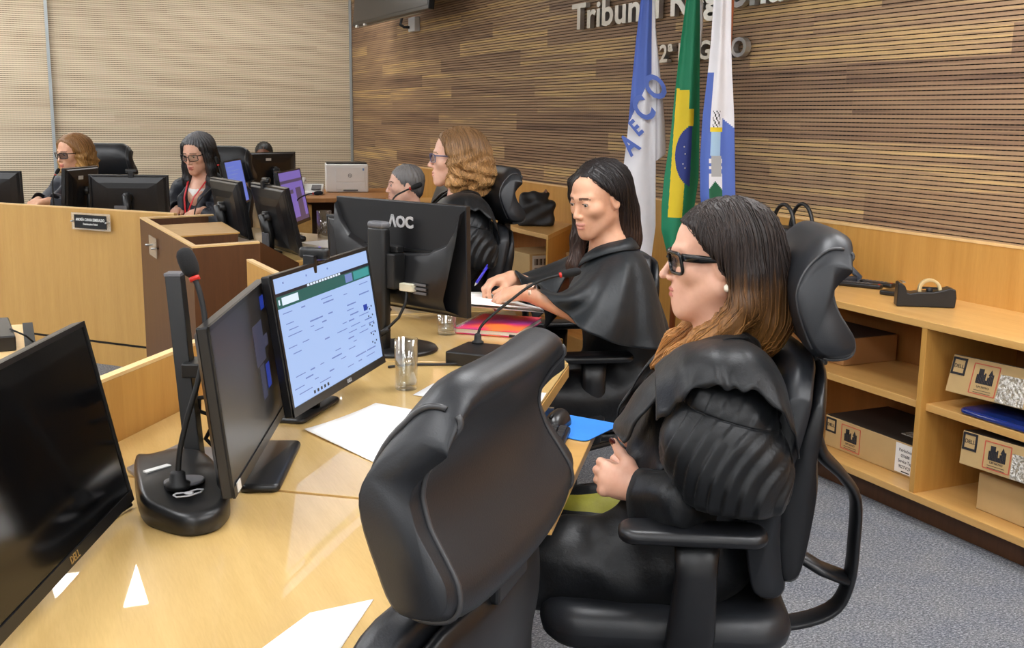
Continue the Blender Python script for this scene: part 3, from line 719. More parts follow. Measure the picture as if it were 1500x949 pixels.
def sheet(name, label, pts, z=.7515, curl=0., n=8, grp=None, zc=None):
    """a sheet of paper with four corners; corners may carry their own heights"""
    A, B, C, D = [Vector((p[0], p[1], p[2] if len(p) > 2 else z)) for p in pts]; m = MB(); vs = []
    for k in (0, -.0007):
        for i in range(n + 1):
            for j in range(n + 1):
                u, v = i / n, j / n; p = A.lerp(B, u).lerp(D.lerp(C, u), v)
                vs.append((p.x, p.y, p.z + k + curl * (abs(u - .5) * 2) ** 2.5 * (1 - v)))
    N = (n + 1) ** 2; fs = []
    for i in range(n):
        for j in range(n):
            a = i * (n + 1) + j; b = a + n + 1
            fs += [(a, b, b + 1, a + 1), (N + a, N + a + 1, N + b + 1, N + b)]
    edge = [i * (n + 1) for i in range(n + 1)] + [n * (n + 1) + j for j in range(1, n + 1)] + [i * (n + 1) + n for i in range(n - 1, -1, -1)] + [j for j in range(n - 1, 0, -1)]
    for a, b in zip(edge, edge[1:] + edge[:1]): fs.append((a, N + a, N + b, b))
    m.add(vs, fs, smooth=True); o = m.build(name, M_PAPER); return tag(o, label, 'paper', grp)
sheet('paper_sheet', 'curled white sheet lying before the bright screen, beside the empty chair', [(.549, 2.244), (.758, 2.395), (.93, 2.16), (.63, 1.94)], curl=.004)
sheet('paper_sheet', 'white sheet at the desk edge in the bottom foreground', [(.339, 1.378), (.432, 1.385), (.30, 1.19), (.20, 1.25)])
sheet('paper_sheet', 'white sheet behind the empty chair headrest, next to the tall water glass', [(.868, 2.444), (.955, 2.535), (1.18, 2.34), (1.075, 2.19)], z=.7525)
for k, (da, zz) in enumerate(((0, .0), (.03, .006), (-.02, .012))):
    sheet('paper_sheet', ['lowest white sheet under the hands of the woman in the cape', 'middle white sheet of the papers under her writing hands', 'topmost white sheet that the woman in the cape writes on'][k],
          [(1.215 + da, 3.40 - da, .829 + zz), (1.315, 3.14 + da, .829 + zz), (1.56, 3.11, .800 + zz), (1.48 + da, 3.42, .815 + zz)], n=6)
def notebook():
    t = thing('notebook', 'pink and orange spiral notebook on the desk under the papers', 'notebook', (1.42, 3.16, .7505), math.atan2(.3, .27) - 1.57)
    tt = NT('notebook_cover'); v = tt.coords((5, 5, 5)); tt.set(Base_Color=tt.ramp(tt.noise(v, 1.2, 1), [(.38, lin((170, 70, 160))), (.5, lin((232, 50, 110))), (.62, lin((245, 130, 60)))]), Roughness=.35)
    MB().box((0, 0, .010), (.20, .27, .012)).build('pages', M_PAPER, t)
    m = MB(); m.box((0, 0, .0175), (.205, .275, .002)); m.box((0, 0, .002), (.205, .275, .003)); m.build('cover', tt.m, t, bevel=.0008)
    m = MB()
    for i in range(16): m.tube([(.10 * 0 - .1025 + .011 * math.cos(a), -.125 + i * .0166, .0105 + .011 * math.sin(a)) for a in [2 * math.pi * k / 10 for k in range(11)]], .0012, 5)
    m.build('spiral', M_METAL, t)
notebook()
o = MB().tube([(.905, 2.745, .7545), (.968, 2.752, .7545), (1.063, 2.715, .7545), (1.12, 2.70, .756)], .0035, 8).build('cable', M_RUBBER); tag(o, 'black cable running over the desk behind the tall water glass', 'cable')
o = MB().tube([(.16, 1.90, .756), (.13, 1.86, .755), (.08, 1.83, .7545), (.02, 1.84, .7545)], .0035, 8).build('cable', M_RUBBER); tag(o, 'short black cable from the wedge base to behind the black screen', 'cable')
o = MB().tube([(.345, 2.02, .86), (.33, 2.06, .84), (.32, 2.10, .80), (.34, 2.10, .775), (.37, 2.05, .768), (.39, 2.02, .78)], .004, 8).tube([(.35, 2.03, .90), (.31, 2.09, .885), (.315, 2.12, .85), (.36, 2.06, .84)], .004, 8).build('cable', M_RUBBER); tag(o, 'looped black cables hanging behind the dim monitor', 'cable')
o = MB().tube([(1.39, 3.02, .7535), (1.42, 2.98, .7545), (1.47, 2.99, .7535), (1.50, 3.03, .7545), (1.46, 3.06, .7535)], .0018, 6).tube([(1.40, 3.0, .7545), (1.385, 3.01, .755)], .005, 8).build('earphone_cord', M_RUBBER); tag(o, 'thin black cord lying beside the pink notebook', 'cord')
# keyboard, mouse and mouse pad on the tray
t = thing('keyboard', 'black computer keyboard on the pulled-out tray', 'keyboard', (1.01, 2.085, .6795), R(55.5))
MB().rbox((0, 0, .008), (.44, .135, .016), .008).build('case', M_BLACK, t)
M_KEY = plain('black_keycap', (34, 34, 36), .5)
for r_ in range(6):
    x = -.212; row = MB()
    while x < .205:
        if abs(x - .062) < .008 or abs(x - .125) < .006: x += .010; continue
        kw = .0165 if r_ or x < .1 else .0165
        row.box((x + kw / 2, -.052 + r_ * .0205, .0185), (kw - .002, .0165, .007)); x += kw + .0022
    row.build('key_row', M_KEY, t, bevel=.001)
M_PADB = plain('blue_mouse_pad', (44, 132, 232), .65)
o = MB().rbox((0, 0, 0), (.20, .175, .003), .015).build('mouse_pad', [M_PADB]); o.location = (1.207, 2.275, .6815); o.rotation_euler = (0, 0, R(122)); tag(o, 'bright blue mouse pad on the keyboard tray', 'mouse pad')
t = thing('computer_mouse', 'black computer mouse on the blue pad', 'mouse', (1.18, 2.285, .6832), R(130))
rings = []
for k in range(13):
    s = -1 + 2 * k / 12; e = max(.05, (1 - abs(s) ** 3) ** .5); rings.append([(.030 * e * math.cos(a), s * .054, max(0, math.sin(a)) * .036 * e * (1 - .22 * s) + .0) for a in [2 * math.pi * i / 20 for i in range(20)]])
MB().loft(rings).build('shell', M_BLACK2, t); MB().tube([(0, .025, .033), (0, .037, .028)], .004, 10).build('scroll_wheel', M_RUBBER, t)
# small clerk table with a device at the far left
t = thing('side_table', 'pale wooden side table at the left edge beyond the black screen', 'table', (-.12, 3.5, 0))
MB().box((0, 0, .735), (.34, .55, .03)).build('tabletop', M_EDGE, t, bevel=.003); MB().box((.155, 0, .735), (.03, .56, .036)).build('edge_band', M_RUBBER, t)
for x in (-.14, .12):
    for y in (-.25, .25): MB().box((x, y, .36), (.035, .035, .72)).build('leg', M_METAL, t)
t = thing('desktop_device', 'small black device with a cord on the side table at the left edge', 'device', (-.11, 3.5, .7505), .05)
MB().box((0, 0, .022), (.2, .32, .044)).build('case', M_BLACK, t, bevel=.004); MB().box((0, .0, .046), (.12, .2, .004)).build('lid', M_GREY, t)
MB().tube([(.09, -.08, .05), (.13, -.1, .03), (.15, -.06, .004), (.14, .04, .004)], .003, 6).build('cord', M_RUBBER, t)

# printer and telephone in the far corner
t = thing('printer', 'white laser printer on the side desk in the far corner', 'printer', (2.84, 9.78, .7365), R(-14))
MB().box((0, 0, .125), (.38, .36, .25)).build('body', M_WPLAS, t, bevel=.012, seg=3)
MB().box((0, .02, .252), (.36, .30, .02)).build('top_tray', M_BLACK, t, bevel=.004)
m = MB(); m.box((.03, -.182, .16), (.26, .006, .13)); m.box((.03, -.182, .055), (.26, .006, .06)); m.build('front_door', M_WPLAS, t, bevel=.002)
MB().box((.03, -.186, .018), (.13, .01, .014)).build('tray_handle', M_GREY, t)
m = MB(); Q = Matrix.Translation((.025, -.1865, .15)) @ Matrix.Rotation(R(90), 4, 'X'); m.loft([[(.017 * k * math.cos(a), .017 * k * math.sin(a), z) for a in [2 * math.pi * i / 24 for i in range(24)]] for k, z in ((1, 0), (1, .002), (.82, .002), (.82, 0))], M=Q, caps=False); m.text('hp', .024, .001, Q); m.build('logo', M_GREY, t)
MB().box((.145, -.1865, .205), (.015, .002, .02)).build('sticker', plain('blue_sticker', (120, 160, 210), .5), t)
t = thing('telephone', 'white desk telephone with a coiled cord beside the printer', 'telephone', (2.42, 9.42, .7365), R(-20))
m = MB(); m.add([(-.1, -.1, 0), (.1, -.1, 0), (.1, .1, 0), (-.1, .1, 0), (-.1, -.1, .025), (.1, -.1, .025), (.1, .1, .09), (-.1, .1, .09)], [(0, 3, 2, 1), (4, 5, 6, 7), (0, 1, 5, 4), (1, 2, 6, 5), (2, 3, 7, 6), (3, 0, 4, 7)]); m.build('base', M_WPLAS, t, bevel=.006)
m = MB(); m.tube([(-.075, -.1, .06), (-.08, -.08, .075), (-.08, .06, .125), (-.075, .09, .12)], [.024, .02, .018, .026], 10); m.build('handset', M_WPLAS, t)
MB().box((.045, .0, .068), (.08, .1, .006), M=Matrix.Rotation(R(18), 4, 'X')).build('keypad', M_GREY, t)
MB().tube([(-.075 + .013 * math.cos(i * .8), -.13 + .013 * math.sin(i * .8) , .06 - i * .0042) for i in range(44)], .004, 6).build('coiled_cord', M_WPLAS, t)
o = MB().box((0, 0, .02), (.2, .16, .04)).build('desk_tray', M_RUBBER, bevel=.004); o.location = (2.1, 9.5, .736); tag(o, 'low black tray on the far side desk left of the telephone', 'tray')
# folders behind the far bench
o = MB().box((0, 0, .012), (.22, .31, .024)).build('paper_stack', M_PAPER); o.location = (1.50, 6.05 - .62, .7505); o.rotation_euler = (0, 0, .3); tag(o, 'stack of white papers at the far bench below the purple screen', 'papers')

# name plates on the bench
def plate(label, loc, rz, w, h, lines, blackw):
    t = thing('name_plate', label, 'name plate', loc, rz)
    MB().box((0, 0, 0), (w, .004, h)).build('acrylic_sheet', M_GLASS2, t)
    if lines:
        MB().box((0, -.004, 0), (blackw, .003, h * .78)).build('black_card', M_RUBBER, t)
        m = MB()
        for i, (s, sz) in enumerate(lines): m.text(s, sz, .0008, bold=sz * .02, M= Matrix.Translation((0, -.0062, .010 - i * .024)) @ Matrix.Rotation(R(90), 4, 'X'), sx=.70)
        m.build('lettering', M_WHITE, t)
    for sx in (-1, 1): MB().tube([(sx * (w / 2 - .016), .012, 0), (sx * (w / 2 - .016), -.022, 0)], .005, 10).build('standoff', M_METAL, t)
M_GLASS2 = plain('acrylic', (222, 214, 196), .1, var=0, Alpha=.35)
A2 = math.atan2(6.101 - 7.4, .813 + .318)
plate('black name plate with white lettering on the pale bench panel', (.42, 6.515, .818), math.atan2(-2.949, 2.563), .285, .095, [('ANDRÉA CUNHA ESMERALDO', .022), ('Desembargadora Federal', .015)], .235)
plate('blank clear plate holder on the end of the dark bench block', (.622, 5.45, .79), math.atan2(1.381, -.053) + math.pi, .20, .095, None, 0)
# ================================================================= flags
def cloth(name, col, sheen=.4):
    return plain(name, col, .6, var=.03, bump=.15, bscale=900)
M_FWHITE = cloth('flag_white', (236, 234, 238)); M_FBLUE = cloth('flag_blue', (84, 110, 190)); M_FGREEN = cloth('flag_green', (28, 132, 92))
M_FYEL = cloth('flag_yellow', (238, 208, 40)); M_FNAVY = cloth('flag_navy', (46, 62, 140)); M_FSKY = cloth('flag_sky', (168, 200, 226))
M_FBLK = cloth('flag_black', (34, 40, 36)); M_FGRAY = cloth('flag_grey', (176, 176, 176)); M_FDG = cloth('flag_dark_green', (24, 96, 64))
M_POLE = wood('red_brown_pole', (140, 70, 34), (168, 90, 46), (20, 20, 1), rough=.3, coat=.4)
def interp(tab, z):
    zs = [p[1] for p in tab]
    if z >= zs[0]: return tab[0][0]
    for (a0, z0), (a1, z1) in zip(tab, tab[1:]):
        if z <= z0 and z >= z1: return a0 + (a1 - a0) * (z0 - z) / max(z0 - z1, 1e-6)
    return tab[-1][0]
VR = Vector((.9075, -.42, 0)); VN = Vector((.42, .9075, 0))
def drape(L, Rr, colour, folds, amp, ph, nu=90, nv=200, off=-.035):
    """hanging cloth: side outlines give its gathered width at each height, folds run down it"""
    z0, z1 = L[0][1], min(L[-1][1], Rr[-1][1]); vs = []; fs = []; mi = []
    for j in range(nv + 1):
        for i in range(nu + 1):
            u = i / nu; zb = L[-1][1] + (Rr[-1][1] - L[-1][1]) * u; z = z0 + (zb - z0) * j / nv
            l, r = interp(L, z), interp(Rr, z); a = l + (r - l) * u; w = r - l
            s = math.sin(folds * math.pi * 2 * u + ph + .8 * math.sin(2.2 * z)) + .35 * math.sin(folds * 9 * u + 3 * z)
            dpt = amp * s * (.5 + .5 * min(1, w / .12)) + off - .02 * math.sin(math.pi * u)
            vs.append(tuple(VR * a + VN * dpt + Vector((0, 0, z))))
    for j in range(nv):
        for i in range(nu):
            k = j * (nu + 1) + i; fs.append((k, k + nu + 1, k + nu + 2, k + 1))
            c = [(Vector(vs[q])) for q in (k, k + nu + 2)]; m = (c[0] + c[1]) / 2; mi.append(colour(m.dot(VR), m.z, (i + .5) / nu))
    return vs, fs, mi
def flag(label, loc, cloths, mats, lean, marks=None, base=True):
    t = thing('flag', label, 'flag', loc, 0, None)
    MB().tube([(0, 0, .05), (lean[0], lean[1], 2.75)], .016, 12).build('pole', M_POLE, t)
    MB().lathe([(0, 0), (.125, 0), (.13, .01), (.13, .05), (.115, .07), (.05, .085), (.026, .12), (0, .12)], 32).build('base', plain('brown_flag_base', (110, 66, 46), .3, coat=.3), t)
    MB().lathe([(0, -.02), (.02, 0), (.028, .03), (.012, .09), (0, .12)], 16, (lean[0], lean[1], 2.76)).build('finial', M_BRASS, t)
    for nm, (vs, fs, mi) in cloths:
        m = MB(); m.v = vs; m.f = fs; m.mi = mi; m.sm = [True] * len(fs); o = m.build(nm, mats, t)
        sd = o.modifiers.new('thickness', 'SOLIDIFY'); sd.thickness = .002
    if marks: marks(t)
    return t
L1 = [(-.008, 2.35), (-.02, 2.144), (-.029, 2.01), (-.047, 1.808), (-.061, 1.603), (-.077, 1.326), (-.096, 1.114), (-.11, .864), (-.118, .775)]
R1 = [(.028, 2.35), (.032, 2.144), (.04, 2.011), (.051, 1.809), (.064, 1.605), (.07, 1.328), (.077, 1.116), (.086, .866), (.07, .700)]
L1b = [(.025, 2.35), (.025, 2.144), (.03, 2.011), (.034, 1.877), (.045, 1.69), (.05, 1.57), (.056, 1.397), (.062, 1.195)]
R1b = [(.042, 2.35), (.042, 2.144), (.047, 2.011), (.055, 1.877), (.08, 1.691), (.098, 1.571), (.119, 1.398), (.132, 1.24)]
def col1(a, z, u):
    edge = 1.40 + (a + .07) * 2.35   # blue field above a slanting line
    return 1 if (z > edge and u < .80 and z > 1.36) else 0
def marks1(t):
    m = MB()
    for ch, a, z, sz in (('C', -.002, 1.465, .185), ('O', .058, 1.575, .185), ('E', -.036, 1.37, .12), ('A', -.066, 1.285, .15)):
        Q = Matrix.Translation(VR * a + VN * -.078 + Vector((0, 0, z))) @ Matrix(((VR.x, 0, -VN.x, 0), (VR.y, 0, -VN.y, 0), (0, 1, 0, 0), (0, 0, 0, 1))) @ Matrix.Rotation(R(42), 4, 'Z')
        m.text(ch, sz, .0016, Q, sx=.62, bold=sz * .035)
    m.build('lettering', M_FBLUE, t)
flag('white and blue hanging flag with slanted blue letters, leftmost of the three flags', (3.02, 4.95, 0), [('cloth', drape(L1, R1, col1, 1.3, .012, 1.0)), ('cloth_fold', drape(L1b, R1b, lambda a, z, u: 0, .8, .008, 2, off=.0))], [M_FWHITE, M_FBLUE], (.03, .01), marks1)
L2 = [(.033, 2.4), (.023, 2.188), (.004, 1.995), (-.015, 1.799), (-.033, 1.567), (-.048, 1.331), (-.071, 1.126), (-.078, .988), (-.075, .866), (-.04, .74)]
R2 = [(.05, 2.4), (.056, 2.189), (.071, 1.996), (.08, 1.8), (.09, 1.568), (.1, 1.333), (.105, 1.128), (.09, .99), (.06, .867), (.0, .74)]
def col2(a, z, u):
    top = 1.57 - (a + .03) * .2
    yl = -.026 - (1.557 - z) * .034; yr = .034 - max(0, 1.47 - z) * .02
    if z < top and z > .93 and a > yl:
        if a < yr + .0:
            cx, cz, rr = .062, 1.24, .150
            return 2 if (a - cx) ** 2 * 3.2 + (z - cz) ** 2 < rr * rr * 1.0 else 1
        if 1.385 < z < 1.47 and a < .062: return 1
        if (a - .062) ** 2 * 3.2 + (z - 1.24) ** 2 < .0225 and a < .056: return 2
    return 0
def marks2(t):
    m = MB()
    for a, z in ((.018, 1.285), (.024, 1.25), (.015, 1.20), (.026, 1.18)): m.ball(tuple(VR * a + VN * -.07 + Vector((0, 0, z))), .004, 6, 4)
    m.build('stars', M_FWHITE, t)
L2b = [(.06, 2.4), (.055, 2.1), (.065, 1.9), (.075, 1.7)]; R2b = [(.07, 2.4), (.079, 2.1), (.098, 1.9), (.088, 1.7)]
flag('green flag with yellow lozenge and blue disc, hanging between the other two flags', (3.10, 4.72, 0), [('cloth', drape(L2, R2, col2, 1.2, .012, .4)), ('cloth_fold', drape(L2b, R2b, lambda a, z, u: 3, .8, .005, 1, nv=40, off=.0))], [M_FGREEN, M_FYEL, M_FNAVY, M_FWHITE], (.02, -.02), marks2)
L3 = [(-.04, 2.35), (-.051, 2.155), (-.068, 1.97), (-.072, 1.783), (-.081, 1.626), (-.096, 1.434), (-.1, 1.24), (-.092, 1.059), (-.069, .94)]
R3 = [(-.002, 2.35), (0, 2.155), (.013, 1.971), (.020, 1.784), (.032, 1.627), (.051, 1.436), (.064, 1.242), (.076, 1.061), (.077, .94)]
def col3(a, z, u):
    if z > 1.66 - (a + .08) * .5: return 0
    if u < .23 and z < 1.64: return 1
    if u > .62: return 0 if z > 1.40 - (a - .03) * .8 else 1
    if z > 1.46: return 0
    # coat of arms
    c = .42
    if z > 1.385: return 4 if (abs(u - c) < .12 and (int(z * 90) + int(u * 25)) % 3 == 0) else 0
    if z > 1.36: return 5
    if z > 1.25: return 2 if abs(u - c) < .15 else 1
    if z > 1.15: return 6 if abs(u - c - .03) < .15 else (0 if (int(z * 60) % 2) else 1)
    if z > 1.0: return 3 if z < 1.13 - abs(u - c) * .2 else 0
    return 0 if (int(z * 80) + int(u * 20)) % 2 else 4
flag('white and blue quartered flag with a coat of arms, rightmost of the three flags', (3.14, 4.42, 0), [('cloth', drape(L3, R3, col3, 1.4, .010, 2.0))], [M_FWHITE, M_FBLUE, M_FSKY, M_FDG, M_FBLK, M_FYEL, M_FGRAY], (.01, -.03))

# ================================================================= wall letters, television, socket
M_STEEL = plain('steel_letter', (196, 196, 194), .28, .85)
t = thing('wall_sign', 'raised steel wall lettering above the flags on the slatted wall', 'sign', (XW, 5.2, 1.9))
def letters(txt, y0, y1, z, size):
    """one steel letter at a time along the wall from y0 (first letter, left) towards y1"""
    cu = bpy.data.curves.new('w', 'FONT'); cu.size = size; o = bpy.data.objects.new('w', cu); COL.objects.link(o); ws = []
    for k in range(len(txt) + 1):
        cu.body = '|' + txt[:k] + '|'; bpy.context.view_layer.update(); ws.append(o.dimensions.x)
    bpy.data.objects.remove(o); bpy.data.curves.remove(cu); tot = ws[-1] - ws[0]; k = abs(y1 - y0) / tot
    for i, ch in enumerate(txt):
        if ch == ' ': continue
        y = y0 - (ws[i] - ws[0]) * k
        Q = Matrix.Translation((-.022, y - 5.2, z - 1.9)) @ Matrix(((0, 0, -1, 0), (-1, 0, 0, 0), (0, 1, 0, 0), (0, 0, 0, 1)))
        m = MB(); m.text(ch, size, .03, Q, align='LEFT', sx=k * .97, bold=size * .022)
        m.build('letter', M_STEEL, t)
letters('Tribunal Regional', 6.30, 4.13, 2.03, .215); letters('Federal', 3.97, 3.02, 2.03, .215)
letters('2ª REGIÃO', 5.262, 4.47, 1.765, .13)
t = thing('television', 'large black wall television hanging at the top edge, cropped', 'television', (3.0, 8.985, 2.212), 0)
T = Matrix.Rotation(R(6), 4, 'Y')
MB().box((0, 0, .33), (.05, 1.98, .66), M=T).build('housing', M_BLACK, t, bevel=.006)
MB().box((-.0265, 0, .34), (.002, 1.94, .62), M=T).build('screen', M_SCREENSOFT, t)
MB().box((.02, .1, -.004), (.02, 1.6, .006), M=T).build('lower_rail', M_METAL, t)
m = MB(); m.box((-.02, .85, -.008), (.02, .05, .02), M=T).box((-.02, .62, -.006), (.02, .04, .016), M=T); m.build('connector', M_WPLAS, t)
MB().box((.195, 0, .33), (.27, .3, .3)).build('wall_bracket', M_METAL, t)
t = thing('wall_socket', 'small white socket box with a black plug under the television', 'socket', (XW - .02, 9.28, 2.20))
MB().box((0, 0, 0), (.05, .17, .12)).build('box', M_WPLAS, t, bevel=.006); MB().tube([(-.025, .05, -.02), (-.07, .06, -.02), (-.09, .1, .0), (-.06, .15, .06), (-.02, .13, .14)], .012, 8).build('plug', M_RUBBER, t)

# ================================================================= things on and in the shelves
def tape_dispenser():
    t = thing('tape_dispenser', 'black desk tape dispenser with a roll of tape on the shelf top', 'tape dispenser', (3.10, 3.02, .7425), math.atan2(-.11, .165))
    prof = [(-.095, 0), (.095, 0), (.098, .035), (.094, .062), (.075, .068), (.055, .060), (.02, .052), (-.03, .050), (-.052, .045), (-.062, .048), (-.07, .07), (-.088, .082), (-.094, .078)]
    k = 1.1; m = MB(); Q = Matrix.Rotation(R(90), 4, 'X'); m.prism([(x * k, z * k) for x, z in prof], -.031, .031, M=Q); m.build('body', M_BLACK, t, bevel=.004)
    ring = [[(.015 + r * math.cos(a), y, .062 + r * math.sin(a)) for a in [2 * math.pi * i / 36 for i in range(36)]] for r, y in ((.042, -.012), (.042, .012), (.031, .012), (.031, -.012), (.042, -.012))]
    m = MB(); m.loft(ring, caps=False); m.build('tape_roll', plain('pale_tape', (226, 208, 160), .35), t)
    m = MB()
    for i in range(3): m.box((.015 + .014 * math.cos(i * 2.1 + .5), 0, .062 + .014 * math.sin(i * 2.1 + .5)), (.03, .02, .006), M=None)
    m.lathe([(0, 0), (.010, 0), (.010, .024), (0, .024)], 14, M=Matrix.Translation((.015, .012, .062)) @ Matrix.Rotation(R(90), 4, 'X')); m.build('reel', M_RUBBER, t)
    MB().box((-.082, 0, .090), (.012, .05, .003)).build('cutter', M_METAL, t)
tape_dispenser()
def remote(label, loc, rz, L=.20, W=.045):
    t = thing('remote_control', label, 'remote control', loc, rz)
    MB().rbox((0, 0, .009), (L, W, .018), .01).build('case', M_BLACK, t)
    m = MB()
    for i in range(9):
        for j in (-1, 0, 1): m.box((-L * .4 + i * L * .085, j * W * .27, .0186), (.009, .007, .002))
    m.build('buttons', M_GREY, t); MB().box((L * .44, 0, .0186), (.008, .010, .002)).build('power_button', M_RED, t)
remote('long black remote control lying nearer on the shelf top beside the headrest', (3.20, 3.49, .7425), R(-62), .21)
remote('second black remote control lying behind the nearer one on the shelf top', (3.29, 3.50, .7425), R(-72), .20)
o = MB().rbox((0, 0, .009), (.085, .13, .018), .008).build('power_adapter', M_BLACK); o.location = (3.20, 3.25, .7425); o.rotation_euler = (0, 0, R(20)); tag(o, 'flat black adapter box on the shelf top beside the tape dispenser', 'adapter')
o = MB().tube([(3.12, 3.70, .84), (3.19, 3.66, .85), (3.25, 3.60, .81), (3.27, 3.55, .765), (3.24, 3.53, .757)], .013, 10, flat=(0, 0, 1)).tube([(3.10, 3.62, .755), (3.17, 3.58, .768), (3.25, 3.55, .763)], .013, 10, flat=(0, 0, 1)).build('ribbon_strap', plain('satin_strap', (60, 64, 72), .3)); tag(o, 'flat shiny black strap trailing from the handbag over the remotes', 'strap')
M_BAG = plain('black_bag_leather', (24, 24, 26), .42, bump=.2, bscale=180)
t = thing('handbag', 'black handbag with two arched handles behind the high chair headrest', 'handbag', (3.13, 3.84, .7425), R(90))
m = MB(); m.loft([[(x * k, y * k * .9, z) for x, y in ((-.16, -.07), (.16, -.07), (.17, 0), (.16, .07), (-.16, .07), (-.17, 0))] for z, k in ((0, .96), (.01, 1), (.12, .97), (.20, .86), (.215, .8))], smooth=False); m.build('body', M_BAG, t, bevel=.012)
for y in (-.05, .05):
    m = MB(); m.tube([(-.075 * math.cos(a) * (1.0), y, .20 + .118 * math.sin(a)) for a in [math.pi * i / 16 for i in range(17)]], .0085, 10); m.build('handle', M_BAG, t)
M_CLOTHB = plain('black_nylon', (22, 22, 25), .55, bump=.35, bscale=60)
t = thing('cloth_bag', 'slumped black cloth bag on the slant-ended shelf unit', 'bag', (3.07, 6.28, .7425), R(-25))
def bagfn(P):
    d = length(np.maximum(np.abs(P - np.array([0, 0, .075], np.float32)) - np.array([.085, .05, .055], np.float32), 0)) - .03; d = smin(d, length(np.maximum(np.abs(P - np.array([-.012, 0, .15], np.float32)) - np.array([.055, .03, .035], np.float32), 0)) - .026, .05); d = smin(d, cone(P, (.03, 0, .17), (.055, -.01, .205), .03, .012), .03)
    d = d + .006 * np.sin(P[:, 0] * 60 + P[:, 2] * 25) * np.clip(P[:, 2] * 6, 0, 1) + .004 * np.sin(P[:, 2] * 70 - P[:, 0] * 40)
    return np.maximum(d, -P[:, 2] + .001)
V, F = sdf_mesh(bagfn, (-.2, -.15, -.01), (.2, .15, .36), .008); np_obj('sack', V, F, M_CLOTHB, t)
MB().tube([(.045, -.02, .19), (.065, -.025, .215), (.06, -.01, .225), (.04, -.01, .20)], .007, 8).build('drawstring', plain('brown_cord', (120, 84, 66), .5), t)

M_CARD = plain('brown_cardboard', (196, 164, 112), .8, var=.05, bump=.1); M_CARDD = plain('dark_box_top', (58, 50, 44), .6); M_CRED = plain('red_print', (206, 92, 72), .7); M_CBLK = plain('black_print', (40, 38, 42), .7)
def bubble():
    t = NT('shiny_tape'); v = t.coords(); a = t.noise(v, 90, 2); t.set(Base_Color=t.ramp(a, [(.4, lin((170, 160, 140))), (.6, lin((240, 236, 228)))]), Roughness=.12, Metallic=.3); t.bump(a, 1., .01); return t.m
M_TAPE = bubble()
def print_face(t, M, w, h, tape=True, label=None):
    """printed side of a carton: square logo, red frame with skyline, shiny tape or a white label; M maps (u right, v up, out) to the carton"""
    m = MB(); u = -w / 2 + .035; v = h * .22; s = .026
    for a in ((0, s, 2 * s, .008), (0, -s, 2 * s, .008)): m.box((u + a[0], v + a[1], .0008), (a[2] + .008, a[3], .0012), M=M)
    for a in (-s, s): m.box((u + a, v, .0008), (.008, 2 * s, .0012), M=M)
    m.text('DELL', .019, .0008, M @ Matrix.Translation((u, v, .0008)))
    c = u + .115; rng = random.Random(5)
    for i in range(11):
        hh = .014 + rng.random() * .026; m.box((c - .032 + i * .0064, h * .04 + hh / 2 - .02, .0008), (.0052, hh, .001), M=M)
    m.box((c - .018, h * .20, .0008), (.02, .02, .001), M=M); m.add([(c + .012, h * .13, .001), (c + .032, h * .13, .001), (c + .022, h * .13 + .022, .001)], [(0, 1, 2)], 0, M)
    m.text('UM NOVO', .011, .0006, M @ Matrix.Translation((c, -h * .2, .0008)))
    for i in range(2): m.box((c, -h * .29 - i * .008, .0007), (.07, .0015, .0008), M=M)
    o = m.build('print', M_CBLK, t); o['kind'] = 'stuff'; m = MB(); fw, fh = .105, h * .78
    for sy in (-1, 1): m.box((c, sy * fh / 2, .0008), (fw, .003, .0012), M=M)
    for sx in (-1, 1): m.box((c + sx * fw / 2, 0, .0008), (.003, fh, .0012), M=M)
    m.build('red_frame', M_CRED, t)
    if tape: MB().box((c + .115, -h * .12, .0012), (.11, h * .72, .002), M=M).build('shiny_tape', M_TAPE, t)
    if label:
        MB().box((w / 2 - .055, .002, .001), (.10, h * .9, .0014), M=M).build('white_label', M_PAPER, t); m = MB()
        for i, (s_, z_) in enumerate((('Patrimônio', .017), ('033688', .017), ('Service Tag', .017), ('9SZTVQ3', .017))): m.text(s_, z_, .0006, M @ Matrix.Translation((w / 2 - .055, h * .27 - i * h * .17, .002)), sx=.85)
        m.box((w / 2 - .05, -h * .38, .002), (.04, .004, .0006), M=M); m.build('label_text', M_CBLK, t)
FACE = Matrix(((0, 0, -1, 0), (-1, 0, 0, 0), (0, 1, 0, 0), (0, 0, 0, 1)))   # u -> -y, v -> +z, out -> -x
def carton(label, loc, d, rx=0., tape=True, lab=None, dark=True, ry=0., rz=0.):
    t = thing('cardboard_box', label, 'cardboard box', loc, rz); T = Matrix.Rotation(ry, 4, 'Y') @ Matrix.Rotation(rx, 4, 'X')
    MB().box((d[0] / 2, 0, d[2] / 2), d, M=T).build('carton', M_CARD, t, bevel=.003)
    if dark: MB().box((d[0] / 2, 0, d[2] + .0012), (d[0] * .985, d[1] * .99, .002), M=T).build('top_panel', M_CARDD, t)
    print_face(t, T @ Matrix.Translation((-.0005, 0, d[2] / 2)) @ FACE, d[1], d[2], tape, lab)
    return t, T
# lower left bay: carton with the inventory label
t, T = carton('printed cardboard box with a white inventory label, in the lower left bay', (2.985, 3.13, .1165), (.33, .50, .125), tape=False, lab=True)
MB().box((.10, -.15, .129), (.05, .12, .002)).build('top_tape', M_TAPE, t)
